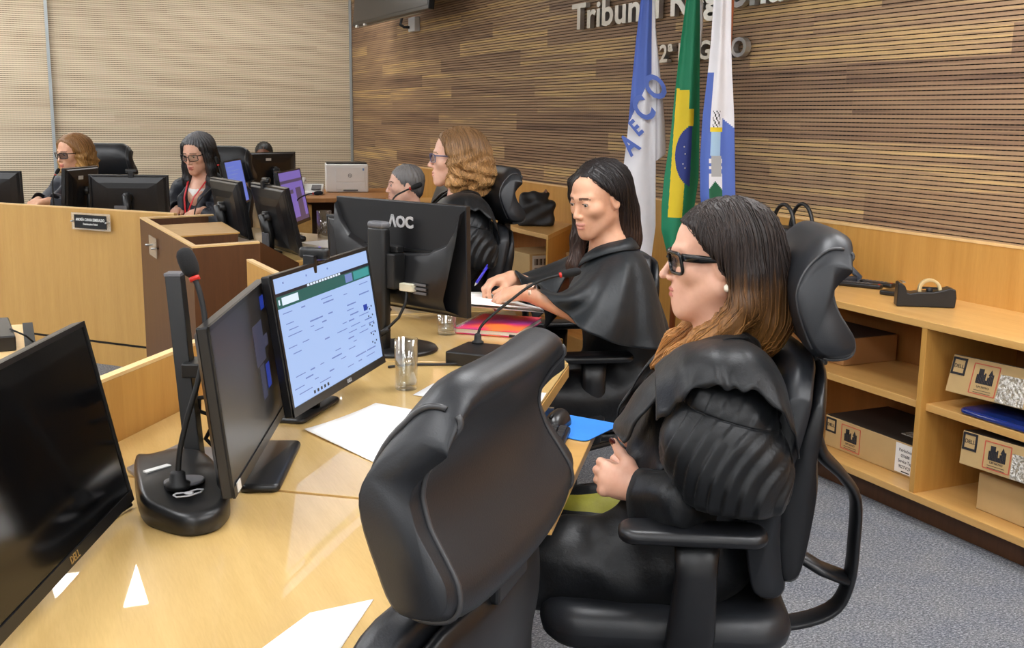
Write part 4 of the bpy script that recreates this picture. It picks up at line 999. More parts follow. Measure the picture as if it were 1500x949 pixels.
# upper left bay: plain open carton
t = thing('cardboard_box', 'plain brown cardboard box with an open flap, in the upper left bay', 'cardboard box', (3.03, 3.52, .4465), 0)
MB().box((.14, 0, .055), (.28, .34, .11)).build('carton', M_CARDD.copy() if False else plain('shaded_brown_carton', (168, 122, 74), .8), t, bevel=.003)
MB().box((0, 0, 0), (.15, .33, .003), M=Matrix.Translation((-.05, .0, .10)) @ Matrix.Rotation(R(28), 4, 'Y')).build('flap', M_CARD, t)
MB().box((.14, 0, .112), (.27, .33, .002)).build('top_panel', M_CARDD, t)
MB().rbox((0, 0, 0), (.05, .05, .003), .02, M=Matrix.Translation((-.001, -.11, .05)) @ Matrix.Rotation(R(90), 4, 'Y')).build('print', M_CARDD, t)
# upper right bay: carton leaning on a blue folder
t, T = carton('tilted printed cardboard box on a blue folder, in the upper right bay', (2.925, 2.47, .512), (.20, .50, .130), rx=R(-2), ry=R(15))
o = MB().rbox((0, 0, .010), (.26, .42, .02), .03).build('plastic_folder', plain('glossy_blue_plastic', (24, 46, 120), .12, coat=.6)); o.location = (3.03, 2.43, .4465); tag(o, 'glossy dark blue plastic folder under the tilted box in the upper bay', 'folder')
# lower right bay: one carton on another
t = thing('cardboard_box', 'plain cardboard box lying below the printed one, in the lower right bay', 'cardboard box', (2.955, 2.33, .1165), 0)
MB().box((.16, 0, .065), (.31, .49, .13)).build('carton', M_CARD, t, bevel=.003); MB().box((.16, 0, .1305), (.30, .05, .001)).build('tape', M_TAPE, t)
t, T = carton('tilted printed cardboard lid on the plain box, in the lower right bay', (2.90, 2.35, .285), (.20, .52, .115), rx=R(-2), ry=R(6))
# left shelf unit
t = thing('cardboard_box', 'pale cardboard box with a shipping label inside the slant-ended shelf unit', 'cardboard box', (2.95, 6.32, .3995), R(3))
MB().box((.15, 0, .088), (.30, .36, .175)).build('carton', M_CARD, t, bevel=.004)
MB().box((.075, -.1805, .09), (.11, .002, .15)).build('shipping_label', M_LABEL, t); m = MB()
for i in range(9): m.box((.075 + (i - 4) * .010, -.182, .125), (.003 + .003 * (i % 3), .0015, .04))
for i in range(4): m.box((.075, -.182, .085 - i * .02), (.08, .0015, .004))
m.build('label_print', M_CBLK, t)
# ================================================================= office chairs
M_LEATH = plain('black_leather', (31, 33, 37), .40, bump=.22, bscale=420, spec=.45)
M_CHAIRP = plain('black_chair_plastic', (21, 22, 25), .36, bump=.05, bscale=500)
M_PIPE = plain('leather_piping', (58, 58, 60), .34)
HF = [(-.230, .962), (-.209, .990), (-.190, 1.05), (-.185, 1.10), (-.198, 1.150), (-.220, 1.184), (-.243, 1.203)]
HR = [(-.268, 1.207), (-.291, 1.198), (-.295, 1.184), (-.279, 1.158), (-.264, 1.125), (-.261, 1.095), (-.270, 1.06), (-.287, 1.028), (-.301, 1.0), (-.303, .975), (-.290, .960), (-.258, .955)]
HF = [(-.258 + (y + .258) * .98, 1.213 - (1.207 - z) * .945) for y, z in HF]; HR = [(y, 1.213 - (1.207 - z) * .945) for y, z in HR]
def spline(pts, n, closed=True):
    out = []; k = len(pts)
    for i in range(k if closed else k - 1):
        p0, p1, p2, p3 = [Vector(pts[(i + j) % k] if closed else pts[min(max(i + j, 0), k - 1)]) for j in (-1, 0, 1, 2)]
        for q in range(n):
            s = q / n; out.append(.5 * ((2 * p1) + (p2 - p0) * s + (2 * p0 - 5 * p1 + 4 * p2 - p3) * s * s + (3 * p1 - p0 - 3 * p2 + p3) * s ** 3))
    return out if closed else out + [Vector(pts[-1])]
def wing(prof, zb, zt, hw0, hw1, cave, corner, stations=19, edge=.93, rear=None, thick=1.):
    """padded slab across the chair: a side profile swept over the width, corners rounded, ends closed flat"""
    cy = sum(p[0] for p in prof) / len(prof); rings = []
    ss = [-1 + 2 * i / (stations - 1) for i in range(stations)]; ss = [-1, -.985] + ss[1:-1] + [.985, 1]
    for i, s in enumerate(ss):
        ring = []; e_ = min(1, max(0, (abs(s) - .45) / .5)); k = (edge if abs(s) > .999 else 1.) * (1 - .15 * e_ * e_ * (3 - 2 * e_))
        c = max(0, abs(s) - .62) / .38
        for y, z in prof:
            t = (z - zb) / (zt - zb); w = hw0 + (hw1 - hw0) * t
            zz = z - corner * c ** 2.4 * max(0, t - .5) * 2 + corner * .45 * c ** 2.4 * max(0, .5 - t) * 2
            yr = float(np.interp(z, [q[1] for q in rear], [q[0] for q in rear])) if rear else cy - .03
            mid = yr + (y - yr) * k * thick; zm = (zb + zt) / 2 + (zz - (zb + zt) / 2) * (1 - (1 - k) * .12)
            ring.append((s * w, mid + cave * s * s, zm))
        rings.append(ring)
    return rings
def chair_parts(t, dz=0., head=True, arms=True, top=.968, slim=1.):
    sh = Matrix.Translation((0, 0, dz))
    if head:
        P = [tuple(p) for p in spline(HF + HR, 3)]
        rg = wing(P, .975, 1.213, .235 * slim ** .4, .205 * slim ** .4, .020, .05, thick=slim, rear=sorted([(y, z) for y, z in HR[2:-2]], key=lambda q: q[1])); m = MB(); m.loft(rg, M=sh); m.build('headrest', M_LEATH, t)
        m = MB()
        nf = len(HF) * 3
        for idx in (2, -3):
            ring = rg[idx]; sgn = -1 if ring[0][0] < 0 else 1
            f = [Vector(p) + Vector((sgn * .001, .0005, 0)) for p in ring[2:nf + 2]]; b = [Vector(p) + Vector((sgn * .001, -.0005, 0)) for p in ring[nf + 3:]]
            m.tube(f, .0032, 6, M=sh).tube(b, .0032, 6, M=sh)
        o = m.build('piping', M_PIPE, t); o['kind'] = 'stuff'
        MB().box((0, -.262, .965 + dz), (.10, .03, .05)).build('headrest_bracket', M_CHAIRP, t, bevel=.004)
    f = [(-.150, .50), (-.132, .56), (-.120, .66), (-.135, .78), (-.165, .88), (-.196, top - .006)]; b = [(-.232, top), (-.246, top - .016), (-.232, .86), (-.208, .76), (-.196, .66), (-.205, .56), (-.215, .51), (-.190, .488)]
    P = [tuple(p) for p in spline(f + b, 3)]; m = MB(); m.loft(wing(P, .488, top, .215, .238 if head else .215, .030, .05 if head else .09), M=sh); m.build('backrest', M_LEATH, t)
    f = [(-.200, .53), (-.190, .66), (-.204, .76), (-.228, .86), (-.246, top - .03)]; b = [(-.268, top - .02), (-.272, .88), (-.262, .80), (-.268, .72), (-.262, .64), (-.250, .56), (-.235, .52)]
    P = [tuple(p) for p in spline(f + b, 3)]; m = MB(); m.loft(wing(P, .52, top - .02, .19, .215, .030, .05), M=sh); m.build('back_shell', M_CHAIRP, t)
    m = MB(); c = [(0, -.262, .80), (0, -.285, .745), (0, -.330, .70), (0, -.362, .65), (0, -.366, .56), (0, -.360, .46), (0, -.325, .395), (0, -.22, .36), (0, -.05, .355)]
    S_ = [tuple(p) for p in spline(c, 4, False)]
    rs = [.055 - .022 * min(1, i / 8) for i in range(len(S_))]
    m.tube(S_, rs, 14, flat=(1, 0, 0), M=sh); m.tube([(0, -.355, .47), (0, -.30, .49), (0, -.21, .545)], .036, 12, flat=(1, 0, 0), M=sh); m.build('back_support', M_CHAIRP, t)
    MB().rbox((0, .035, .435 + dz), (.50, .50, .085), .09, nr=6).build('seat', M_LEATH, t)
    MB().rbox((0, .02, .376 + dz), (.42, .40, .034), .06).build('seat_pan', M_CHAIRP, t)
    if arms:
        for sx in (-1, 1):
            a = MB().rbox((sx * .285, .000, .667 + dz), (.088, .275, .028), .035, nr=6).build('armrest', M_CHAIRP, t)
            m = MB(); m.tube([(sx * .285, -.01, .655 + dz), (sx * .288, -.01, .58 + dz), (sx * .288, -.005, .47 + dz), (sx * .27, 0, .385 + dz), (sx * .2, 0, .36 + dz), (sx * .05, 0, .358 + dz)], [.042, .040, .046, .044, .036, .03], 14, flat=(0, 1, 0))
            o = m.build('armrest_post', M_CHAIRP, a)
    MB().lathe([(0, .07), (.032, .07), (.032, .22), (.024, .225), (.024, .365 + dz), (0, .365 + dz)], 20).build('gas_column', M_METAL if False else M_CHAIRP, t)
    for k in range(5):
        a = 2 * math.pi * k / 5 + .3; d = Vector((math.cos(a), math.sin(a), 0))
        leg = MB().tube([d * .02 + Vector((0, 0, .10)), d * .16 + Vector((0, 0, .088)), d * .31 + Vector((0, 0, .062))], [.034, .026, .018], 10).build('base_leg', M_CHAIRP, t)
        m = MB(); q = d * .305; n = Vector((-d.y, d.x, 0))
        for s in (-1, 1): m.tube([q + n * s * .006 + Vector((0, 0, .027)), q + n * s * .024 + Vector((0, 0, .027))], .0265, 16)
        m.tube([q + Vector((0, 0, .025)), q + Vector((0, 0, .065))], .008, 8); m.build('caster', M_RUBBER, leg)
def chair(label, loc, heading, **kw):
    t = thing('office_chair', label, 'office chair', (loc[0], loc[1], 0), R(heading - 90)); chair_parts(t, **kw); return t
chair('empty high-backed black leather chair in the foreground, seen from behind', (.283, 1.222), 136.5, dz=-.035, slim=.84)
c0 = chair('high-backed black leather chair of the woman in black glasses, its tall headrest in profile', (1.25, 1.845), 151)
dup(c0, (1.70, 4.36, 0), R(173 - 90), 'high-backed black leather chair behind the curly-haired woman')
dup(c0, (1.16, 7.15, 0), R(238 - 90), 'high-backed black leather chair behind the grey-haired woman in glasses')
dup(c0, (.50, 7.88, 0), R(240 - 90), 'high-backed black leather chair behind the blonde woman at the far left')
chair('low-backed black chair of the woman in the black cape', (1.741, 3.27), 165, head=False, top=.975, dz=.0)
chair('black low-backed chair of the small grey-haired woman, mostly behind the curly-haired woman', (2.02, 5.72), 170, head=False, top=.975, dz=.07)
# ================================================================= people
def smax(a, b, k): return -smin(-a, -b, k)
def rotm(yaw, pitch, roll=0.):
    """columns = head axes in the body's frame; pitch > 0 looks down"""
    return np.array((Matrix.Rotation(R(yaw), 3, 'Z') @ Matrix.Rotation(-R(pitch), 3, 'X') @ Matrix.Rotation(R(roll), 3, 'Y')), np.float32)
def head_sdf(Q, o):
    w = o.get('wide', 1.); fat = o.get('fat', 0.)
    d = ell(Q, (0, -.014, .030), (.075, .094, .087))
    d = smin(d, ell(Q, (0, .022, -.030), (.059 * w, .064, .078)), .03)
    for s in (-1, 1):
        d = smin(d, cone(Q, (s * .049 * w, .0, -.052), (s * .017, .063, -.097), .023 + fat, .016), .03)
        d = smin(d, ell(Q, (s * .042 * w, .052, -.020), (.024, .026, .022)), .022)
        d = smin(d, cone(Q, (s * .040, .064, .024), (s * .011, .0795, .021), .0080, .0080), .014)
    d = smin(d, ell(Q, (0, .072, -.101), (.021, .017, .016 + fat)), .02)
    d = smin(d, ell(Q, (0, .072, -.066), (.029, .020, .028)), .02)
    if fat: d = smin(d, ell(Q, (0, .02, -.105), (.04, .05, .022)), .03)
    n = o.get('nose', 1.)
    d = smin(d, cone(Q, (0, .0805, .013), (0, .082 + .020 * n, -.027), .0055, .0075), .012)
    d = smin(d, ell(Q, (0, .082 + .0205 * n, -.0315), (.0088, .0095, .0080)), .006)
    for s in (-1, 1):
        d = smin(d, ell(Q, (s * .0108, .0935, -.0365), (.0062, .0085, .0062)), .006)
        d = smax(d, -ell(Q, (s * .032, .092, .003), (.0165, .0115, .0098)), .012)
        lid = ell(Q, (s * .031, .071, .003), (.0150, .0142, .0138))
        lid = smax(lid, -ell(Q, (s * .0315, .090, .0022), (.0138, .016, .0046 * o.get('eye', 1.))), .002)
        d = smin(d, lid, .004)
        d = smax(d, -ell(Q, (s * .0055, .097, -.0420), (.0028, .0045, .0026)), .002)
        e = ell(Q, (s * (.074 + .001), -.010, -.008), (.010, .018, .030)); e = smax(e, -ell(Q, (s * .086, -.006, -.006), (.008, .010, .018)), .006)
        d = smin(d, e, .006)
    d = smin(d, ell(Q, (0, .0900, -.0608), (.0215, .0084, .0054)), .0035)
    d = smin(d, ell(Q, (0, .0893, -.0722), (.0188, .0090, .0066)), .0035)
    d = smax(d, -ell(Q, (0, .1015, -.0664), (.022, .009, .0012)), .002)
    return d
def hand_sdf(Q, curl, thumb=None, scale=1.):
    """Q in hand axes: x to the thumb side, y along the fingers, z out of the back of the hand"""
    Q = Q / scale
    d = chain(Q, [(.006, .0, 0), (.020, .045, 0), (.024, .082, .002)], [.019, .0165, .0115], .01)
    d = smin(d, chain(Q, [(-.006, .0, 0), (-.012, .045, 0), (-.022, .076, 0)], [.018, .0165, .0115], .01), .02)
    d = smin(d, chain(Q, [(0, .02, 0), (.002, .08, .003)], [.017, .0125], .01), .02)
    L = (.072, .080, .074, .058); X = (.027, .0095, -.008, -.0245); Yk = (.084, .088, .084, .076)
    for i in range(4):
        c = curl[i] if isinstance(curl[i], (tuple, list)) else (curl[i], curl[i] * 1.15, curl[i] * .7)
        a = 0; p = np.array([X[i], Yk[i], .001]); pts = [tuple(p)]; spread = (.06, .02, -.03, -.09)[i]
        for k, fr in enumerate((.44, .31, .25)):
            a += math.radians(c[k]); p = p + np.array([math.sin(spread) * math.cos(a), math.cos(a) * math.cos(spread), -math.sin(a)]) * L[i] * fr; pts.append(tuple(p))
        d = smin(d, chain(Q, pts, [.0098, .0088, .0078, .0066], .004), .006)
    th = thumb or [(.020, .020, -.006), (.040, .045, -.014), (.047, .074, -.018), (.046, .098, -.020)]
    d = smin(d, chain(Q, th, [.0155, .0120, .0100, .0080], .008), .012)
    return d * scale
def hand_frame(wrist, ydir, back, mirror=False):
    y = Vector(ydir).normalized(); z = Vector(back); z = (z - y * z.dot(y)).normalized(); x = y.cross(z)
    if mirror: x = -x
    return np.array(wrist, np.float32), np.array([x, y, z], np.float32)   # rows
def skin_mat(name, col, sub=.12):
    t = NT(name); v = t.coords(); c = lin(col); n = t.noise(v, 14, 4); n2 = t.noise(v, 160, 2)
    lo = (c[0] * .90, c[1] * .82, c[2] * .78, 1); hi = tuple(min(1, k * 1.06) for k in c[:3]) + (1,)
    t.set(Base_Color=t.ramp(n, [(.34, lo), (.62, hi)]), Roughness=.46); t.b.inputs['Subsurface Weight'].default_value = sub
    t.b.inputs['Subsurface Radius'].default_value = (.012, .005, .003); t.b.inputs['Subsurface Scale'].default_value = .6; t.bump(n2, .12, .0006); return t.m
def hair_mat(name, root, tip, z0, z1, rough=.42, var=.30):
    """strand colour: darker roots, lighter ends between two heights, every strand a little different"""
    t = NT(name); tc = t.n('TexCoord'); sp = t.n('SeparateXYZ'); t.l(tc, 'Object', sp, 0); mr = t.n('MapRange')
    t.l(sp, 2, mr, 0); mr.inputs[1].default_value = z0; mr.inputs[2].default_value = z1
    v = t.coords((60, 60, 4)); n = t.noise(v, 2.2, 3); g = t.n('NewGeometry')
    f = t.math('ADD', mr.outputs[0], t.math('MULTIPLY', t.math('SUBTRACT', n, .5), .5))
    base = t.ramp(f, [(.05, lin(root)), (.95, lin(tip))])
    k = t.math('ADD', t.math('MULTIPLY', g.outputs['Random Per Island'], var * 1.6), 1 - var * .8); cb = t.n('CombineXYZ')
    for i in range(3): t.t.links.new(k, cb.inputs[i])
    t.set(Base_Color=t.mix(1., base, cb.outputs[0], 'MULTIPLY'), Roughness=rough); t.b.inputs['Specular IOR Level'].default_value = .45
    return t.m
M_EYE = plain('eye_white', (176, 166, 160), .25, var=.01); M_IRIS = plain('dark_iris', (44, 28, 20), .1, var=.02)
M_LENS = None
def cloth_robe(name, col, rough=.42, spec=.4):
    t = NT(name); v = t.coords(); n = t.noise(v, 26, 4); f = t.noise(v, 600, 2); c = lin(col)
    t.set(Base_Color=t.ramp(n, [(.3, tuple(k * .85 for k in c[:3]) + (1,)), (.7, tuple(k * 1.15 for k in c[:3]) + (1,))]), Roughness=rough)
    t.b.inputs['Specular IOR Level'].default_value = spec; t.b.inputs['Sheen Weight'].default_value = .04
    t.bump(t.math('ADD', t.math('MULTIPLY', n, 1.0), t.math('MULTIPLY', f, .08)), .35, .006); return t.m
M_ROBE = cloth_robe('black_satin_robe', (15, 17, 20), .42, .32)
M_CAPE = cloth_robe('black_cape', (19, 24, 28), .44, .36)
M_NAVYR = cloth_robe('dark_navy_robe', (34, 38, 48), .5)
M_LANY = plain('red_lanyard', (196, 34, 44), .5)
M_FRAMEB = plain('black_glasses_frame', (12, 12, 13), .18)
def lens_mat(name, tint):
    return thin_glass(name, tint, .03)
M_LENSC = lens_mat('clear_lens', (.93, .94, .96, 1)); M_LENSG = lens_mat('smoky_lens', (.66, .66, .72, 1))

def strands(fn, seeds, n, step, flow, out=.001, sag=1.):
    """polylines that run down over a surface; flow(P, i) gives the wish direction"""
    P = seeds.astype(np.float32); path = [P.copy()]
    for i in range(n):
        e = .002; d0 = fn(P); g = np.stack([fn(P + np.eye(3, dtype=np.float32)[k] * e) - d0 for k in range(3)], 1) / e
        g /= np.maximum(np.linalg.norm(g, axis=1, keepdims=True), 1e-6)
        w = flow(P, i); w = w - g * (w * g).sum(1, keepdims=True); w /= np.maximum(np.linalg.norm(w, axis=1, keepdims=True), 1e-6)
        P = P + w * step; d1 = fn(P); P = P - g * np.clip(d1 - out, -.02, .02)[:, None]; path.append(P.copy())
    return np.stack(path, 1)
def strand_mesh(paths, r):
    S_, K, _ = paths.shape; T = np.gradient(paths, axis=1); T /= np.maximum(np.linalg.norm(T, axis=2, keepdims=True), 1e-9)
    A = np.cross(T, np.array([.31, .52, .79])); A /= np.maximum(np.linalg.norm(A, axis=2, keepdims=True), 1e-9); B = np.cross(T, A)
    rr = (r * np.sin(np.linspace(.25, math.pi - .12, K)) ** .5)[None, :, None]
    V = np.stack([paths + A * rr, paths + B * rr, paths - A * rr, paths - B * rr], 2).reshape(-1, 3); F = []
    base = np.arange(S_)[:, None] * K * 4 + np.arange(K - 1)[None] * 4
    for j in range(4):
        a = base + j; b = base + (j + 1) % 4; F.append(np.stack([a, b, b + 4, a + 4], -1).reshape(-1, 4))
    return V, np.concatenate(F)

def glasses(t, hc, Hm, mat, lens, w=.050, h=.036, r=.0022, gap=.016, y=.101, z=.001, thick_temple=.0028, tall=1., name='glasses'):
    W = lambda p: tuple(np.array(hc) + Hm @ np.array(p, np.float32)); m = MB(); ln = MB()
    for s in (-1, 1):
        cx = s * (gap / 2 + w / 2); ring = []
        for k in range(28):
            a = 2 * math.pi * k / 28; c_, s_ = math.cos(a), math.sin(a); e = .38
            px = cx + w / 2 * (abs(c_) ** e) * (1 if c_ > 0 else -1); pz = z + h / 2 * (abs(s_) ** e) * (1 if s_ > 0 else -1)
            ring.append((px, y - .35 * abs(px) ** 2 / .06 - (z - pz) * .12, pz))
        m.tube([W(p) for p in ring + ring[:1]], r, 6)
        ln.add([W((p[0], p[1] - .001, p[2])) for p in ring], [tuple(range(28))]); ln.add([W((p[0], p[1] - .0022, p[2])) for p in ring], [tuple(range(27, -1, -1))])
        xo = s * (gap / 2 + w)
        pts = [W(p) for p in ((xo, y - .35 * xo * xo / .06, z + h * .32), (s * .073, y - .035, z + h * .30), (s * .0765, .03, z + h * .22), (s * .0785, -.012, z + h * .12), (s * .079, -.03, z - .016))]
        m.tube(pts, [thick_temple * tall] * 3 + [thick_temple] * 2, 8, flat=Hm @ np.array((0, 0, 1), np.float32))
    m.tube([W((-gap / 2, y, z + h * .16)), W((0, y + .003, z + h * .22)), W((gap / 2, y, z + h * .16))], r, 6)
    g = m.build(name, mat, t); ln.build('lenses', lens, g)

def person(label, loc, heading, o):
    t = thing('person', label, 'person', (loc[0], loc[1], 0), R(heading - 90))
    hc = np.array(o['head'], np.float32); Hm = rotm(o.get('yaw', 0), o.get('pitch', 0), o.get('roll', 0)); hs = o.get('hs', 1.)
    toH = lambda P: ((P - hc) @ Hm) / hs          # into head axes
    W = lambda q: hc + (Hm @ np.array(q, np.float32)) * hs
    nb = np.array(o.get('neck', (hc[0] * .6, hc[1] - .04, hc[2] - .165)), np.float32); shz = o.get('shz', nb[2] - .045); sw = o.get('sw', .165); cx, cy = nb[0], nb[1]
    oz = shz - .96
    arms = o['arms']; k = o.get('res', .004); hands = []
    for s in (-1, 1):
        a = arms[s]
        fr = hand_frame(a['wrist'], a['dir'], a['back'], a.get('mirror', s > 0)); hands.append((fr, a))
    hip = o.get('hip', (0, -.06)); fx = o.get('knee', .45)
    def body(P):
        d = near(P, hc, .17, lambda Q: head_sdf(toH(Q), o) * hs, .2)
        d = smin(d, cone(P, W((0, -.030, -.062)), nb, .050, .055), .03)
        d = smin(d, chain(P, [tuple(nb), (cx, cy - .005, shz - .06), (hip[0], hip[1], .60 + oz), (hip[0], hip[1], .56 + oz)], [.055, .105, .115, .12], .05), .05)
        for s in (-1, 1):
            a = arms[s]; sh = (cx + s * sw, cy, shz)
            d = smin(d, chain(P, [(cx + s * .05, cy, shz + .02), sh, a['elbow'], a['wrist']], [.042, .040, .036, .025], .02), .03)
            d = smin(d, chain(P, [(hip[0] + s * .08, hip[1] + .02, .55 + oz), (hip[0] + s * .095, fx, .55 + oz), (hip[0] + s * .10, fx + .0, .12), (hip[0] + s * .10, fx + .10, .045)], [.085, .062, .042, .034], .03), .05)
        for (w0, fr), a in hands:
            d = smin(d, near(P, w0 + fr[1] * .09, .14, lambda Q: hand_sdf((Q - w0) @ fr.T, a['curl'], a.get('thumb'), a.get('scale', .95))), .012)
        return d
    lo = (-.50, -.36, .0); hi = (.50, .70, hc[2] + .16)
    V, F = sdf_mesh(body, lo, hi, k)
    C = V[F].mean(1); Q = toH(C); mi = np.zeros(len(F), int)
    lip = (np.minimum(ell(Q, (0, .0900, -.0608), (.0215, .0084, .0054)), ell(Q, (0, .0893, -.0722), (.0188, .0090, .0066))) < .0007); mi[lip] = 1
    for s in (-1, 1):
        br = cone(Q, (s * .046, .070, .0200), (s * .030, .082, .0245), .0006, .0013) < .0022; br |= cone(Q, (s * .030, .082, .0245), (s * .015, .087, .0235), .0013, .0019) < .0022; br &= Q[:, 1] > .06
        op = ell(Q, (s * .0315, .090, .0022), (.0138, .016, .0046 * o.get('eye', 1.))); br |= (op < .0020) & (Q[:, 2] > .0035) & (Q[:, 1] > .072) & (Q[:, 1] < .092) & (np.abs(Q[:, 0] - s * .0315) < .0155); mi[br] = 2
    if o.get('blouse'):
        z0 = o.get('blouse_z', nb[2] - .035); mi[(C[:, 2] < z0 - .25 * np.maximum(0, C[:, 1] - cy - .02)) & (np.abs(C[:, 0] - cx) < .16) & (C[:, 2] > .5) & (np.linalg.norm(C - hands[0][0][0], axis=1) > .13) & (np.linalg.norm(C - hands[1][0][0], axis=1) > .13)] = 3
    if o.get('nails'):
        for (w0, fr), a in hands:
            for tip in a.get('nail_at', []): mi[np.linalg.norm(C - np.array(tip, np.float32), axis=1) < .0062] = 4
    low = (C[:, 2] < .56 + oz) & (np.linalg.norm(C - hands[0][0][0], axis=1) > .2) & (np.linalg.norm(C - hands[1][0][0], axis=1) > .2); mi[low] = 5
    mats = [o['skin'], o['lip'], o['brow'], o.get('blouse') or M_ROBE, o.get('nails') or o['skin'], M_RUBBER]
    np_obj('body', V, F, mats, t, mi)
    for s in (-1, 1):
        m = MB(); c = W((s * .031, .071, .003)); m.ball(tuple(c), .0125 * hs, 16, 12)
        g = Hm @ np.array((s * .04 + o.get('gaze', 0), 1, -.12), np.float32); g /= np.linalg.norm(g); m.ball(tuple(c + g * .0066 * hs), .0070 * hs, 14, 10, 1); m.build('eye', [M_EYE, M_IRIS], t)
    # ---- robe
    kind = o.get('robe', 'robe'); rm = o.get('robe_mat', M_ROBE); kr = o.get('res_robe', .006)
    L, Rr = arms[-1], arms[1]
    def torso(P):
        d = ell(P, (hip[0], hip[1] + .02, .66 + oz), (.19, .165, .20))
        d = smin(d, ell(P, (cx, (cy + hip[1]) / 2 + .01, shz - .14), (.172, .135, .18)), .10)
        return smin(d, chain(P, [(cx - sw, cy, shz - .008), (cx - .06, cy - .010, shz + .030), (cx + .06, cy - .010, shz + .030), (cx + sw, cy, shz - .008)], [.052, .050, .050, .052], .05), .05)
    def opening(P): return smin(cone(P, tuple(nb + np.array((0, .005, .07), np.float32)), (cx + o.get('vx', 0), cy + .15, shz - .14), .066, .020), cone(P, (cx, cy + .15, shz - .14), (cx, cy + .17, shz - .30), .018, .006), .02)
    def lap(P):
        d = None
        for s in (-1, 1):
            c = chain(P, [(hip[0] + s * .09, hip[1] + .03, .55 + oz), (hip[0] + s * .11, fx, .545 + oz), (hip[0] + s * .12, fx + .02, .22)], [.105, .088, .075], .04); d = c if d is None else smin(d, c, .06)
        return d
    def sleeve(P, s, a):
        sh = (cx + s * (sw + .010), cy, shz - .018); e = np.array(a['elbow'], np.float32); w0 = np.array(a['wrist'], np.float32); v = w0 - e; v /= np.linalg.norm(v)
        cuff = w0 - v * a.get('cuff', .0)
        d = chain(P, [sh, tuple(e), tuple(cuff)], a.get('sleeve', [.060, .092, .066]), .05)
        return smax(d, -chain(P, [tuple(e + v * .05), tuple(cuff + v * .12)], [.035, a.get('cuffr', .055)], .01), .012)
    def pleat(P, d):
        """knife pleats and two gathered seams on the upper sleeves"""
        side = np.clip((np.abs(P[:, 0] - cx) - .14) / .04, 0, 1); zz = P[:, 2] - (shz - .075) + .14 * (P[:, 1] - cy)
        under = np.clip(-zz / .03, 0, 1); q = (P[:, 1] - cy) + .35 * (P[:, 2] - shz); f = np.mod(q, .034) / .034
        under = under * np.clip((P[:, 2] - (shz - .27)) / .03, 0, 1); d = d + side * under * (.0065 * np.exp(-(np.minimum(f, 1 - f) / .15) ** 2) - .004 * f)
        for z0 in (0., -.055): d = d + side * .005 * np.exp(-((zz - z0) / .006) ** 2)
        return d
    def wrinkle(P, d, a=.004):
        return d + a * np.sin(P[:, 0] * 31 + P[:, 2] * 43 + 2 * np.sin(P[:, 1] * 17)) + a * .6 * np.sin(P[:, 1] * 57 - P[:, 2] * 33 + P[:, 0] * 21)
    def robe(P):
        tor = torso(P); d = tor
        if kind == 'cape': return cape(P, tor)
        for s in (-1, 1): d = smin(d, sleeve(P, s, arms[s]), .035)
        d = smin(d, lap(P), .06)
        if o.get('lapopen'):  # the skirt shows between the two robe fronts
            d = smax(d, -(chain(P, [(hip[0] + .02, .12, .70 + oz), (hip[0] + .02, .6, .70 + oz)], [.085, .105], .01)), .02)
        d = wrinkle(P, d, .0032)
        if o.get('pleats'): d = pleat(P, d)
        # collar band along the opening
        for s in (-1, 1):
            d = smin(d, chain(P, [(cx + s * .062, cy - .05, nb[2] + .012), (cx + s * .080, cy + .03, shz + .012), (cx + s * .078, cy + .115, shz - .07), (cx + s * .055, cy + .160, shz - .18), (cx + s * .05, cy + .165, shz - .32)], [.014, .020, .026, .026, .022], .02), .012)
        d = smax(d, -opening(P), .008)
        if o.get('pleats'):   # loose shoulder flap lying over the gathered sleeve
            side = np.abs(P[:, 0] - cx); edge = shz - .035 - .030 * np.cos((P[:, 1] - cy - .03) * 21) - .16 * np.abs(P[:, 1] - cy + .02)
            fl = np.minimum(tor, np.minimum(sleeve(P, -1, arms[-1]), sleeve(P, 1, arms[1])))
            flap = smax(smax(np.abs(fl - .014) - .004, edge - P[:, 2], .004), .115 - side, .01); d = smin(d, flap, .004)
        return d
    def cape(P, tor):
        d = smax(tor, (shz - .36) - P[:, 2], .01)
        for s in (-1, 1):
            a = arms[s]; sh = np.array((cx + s * sw, cy, shz - .012), np.float32); e = np.array(a['elbow'], np.float32); w0 = np.array(a['wrist'], np.float32)
            mid = e * .50 + w0 * .50; q = P
            P = q.copy(); P[:, 2] += np.clip(float(e[2]) + .02 - q[:, 2], 0, .10)
            d = smin(d, chain(P, [tuple(sh), tuple(e), tuple(mid)], [.056, .076, .060], .05), .11); P = q
            d = smin(d, chain(P, [tuple(sh), (cx + s * (sw + .045), cy - .04, shz - .28)], [.056, .095], .03), .06)
        ang = np.arctan2(P[:, 0] - cx, -(P[:, 1] - cy)); dn = np.clip((shz - P[:, 2]) / .25, 0, 1.3)
        d = d + dn * (.013 * np.sin(ang * 9 + 1.1 + 3 * P[:, 2]) + .005 * np.sin(ang * 19 + 4 * P[:, 2])); d = wrinkle(P, d, .0014)
        hem = shz - .245 + .05 * np.clip((P[:, 1] - cy) / .3, -.3, 1.2) + .012 * np.sin(ang * 9 + 1.1)
        ring = smax(d, hem - P[:, 2], .006)
        inner = smax(smax(d + .012, hem - P[:, 2] - .03, .004), P[:, 2] - (hem + .08), .01); ring = smax(ring, -inner, .006)
        for s in (-1, 1):
            ring = smin(ring, chain(P, [(cx + s * .060, cy - .055, nb[2] + .012), (cx + s * .076, cy + .03, shz + .018), (cx + s * .072, cy + .118, shz - .08), (cx + s * .06, cy + .160, shz - .22)], [.013, .018, .020, .02], .02), .012)
        return smax(ring, -opening(P), .006)
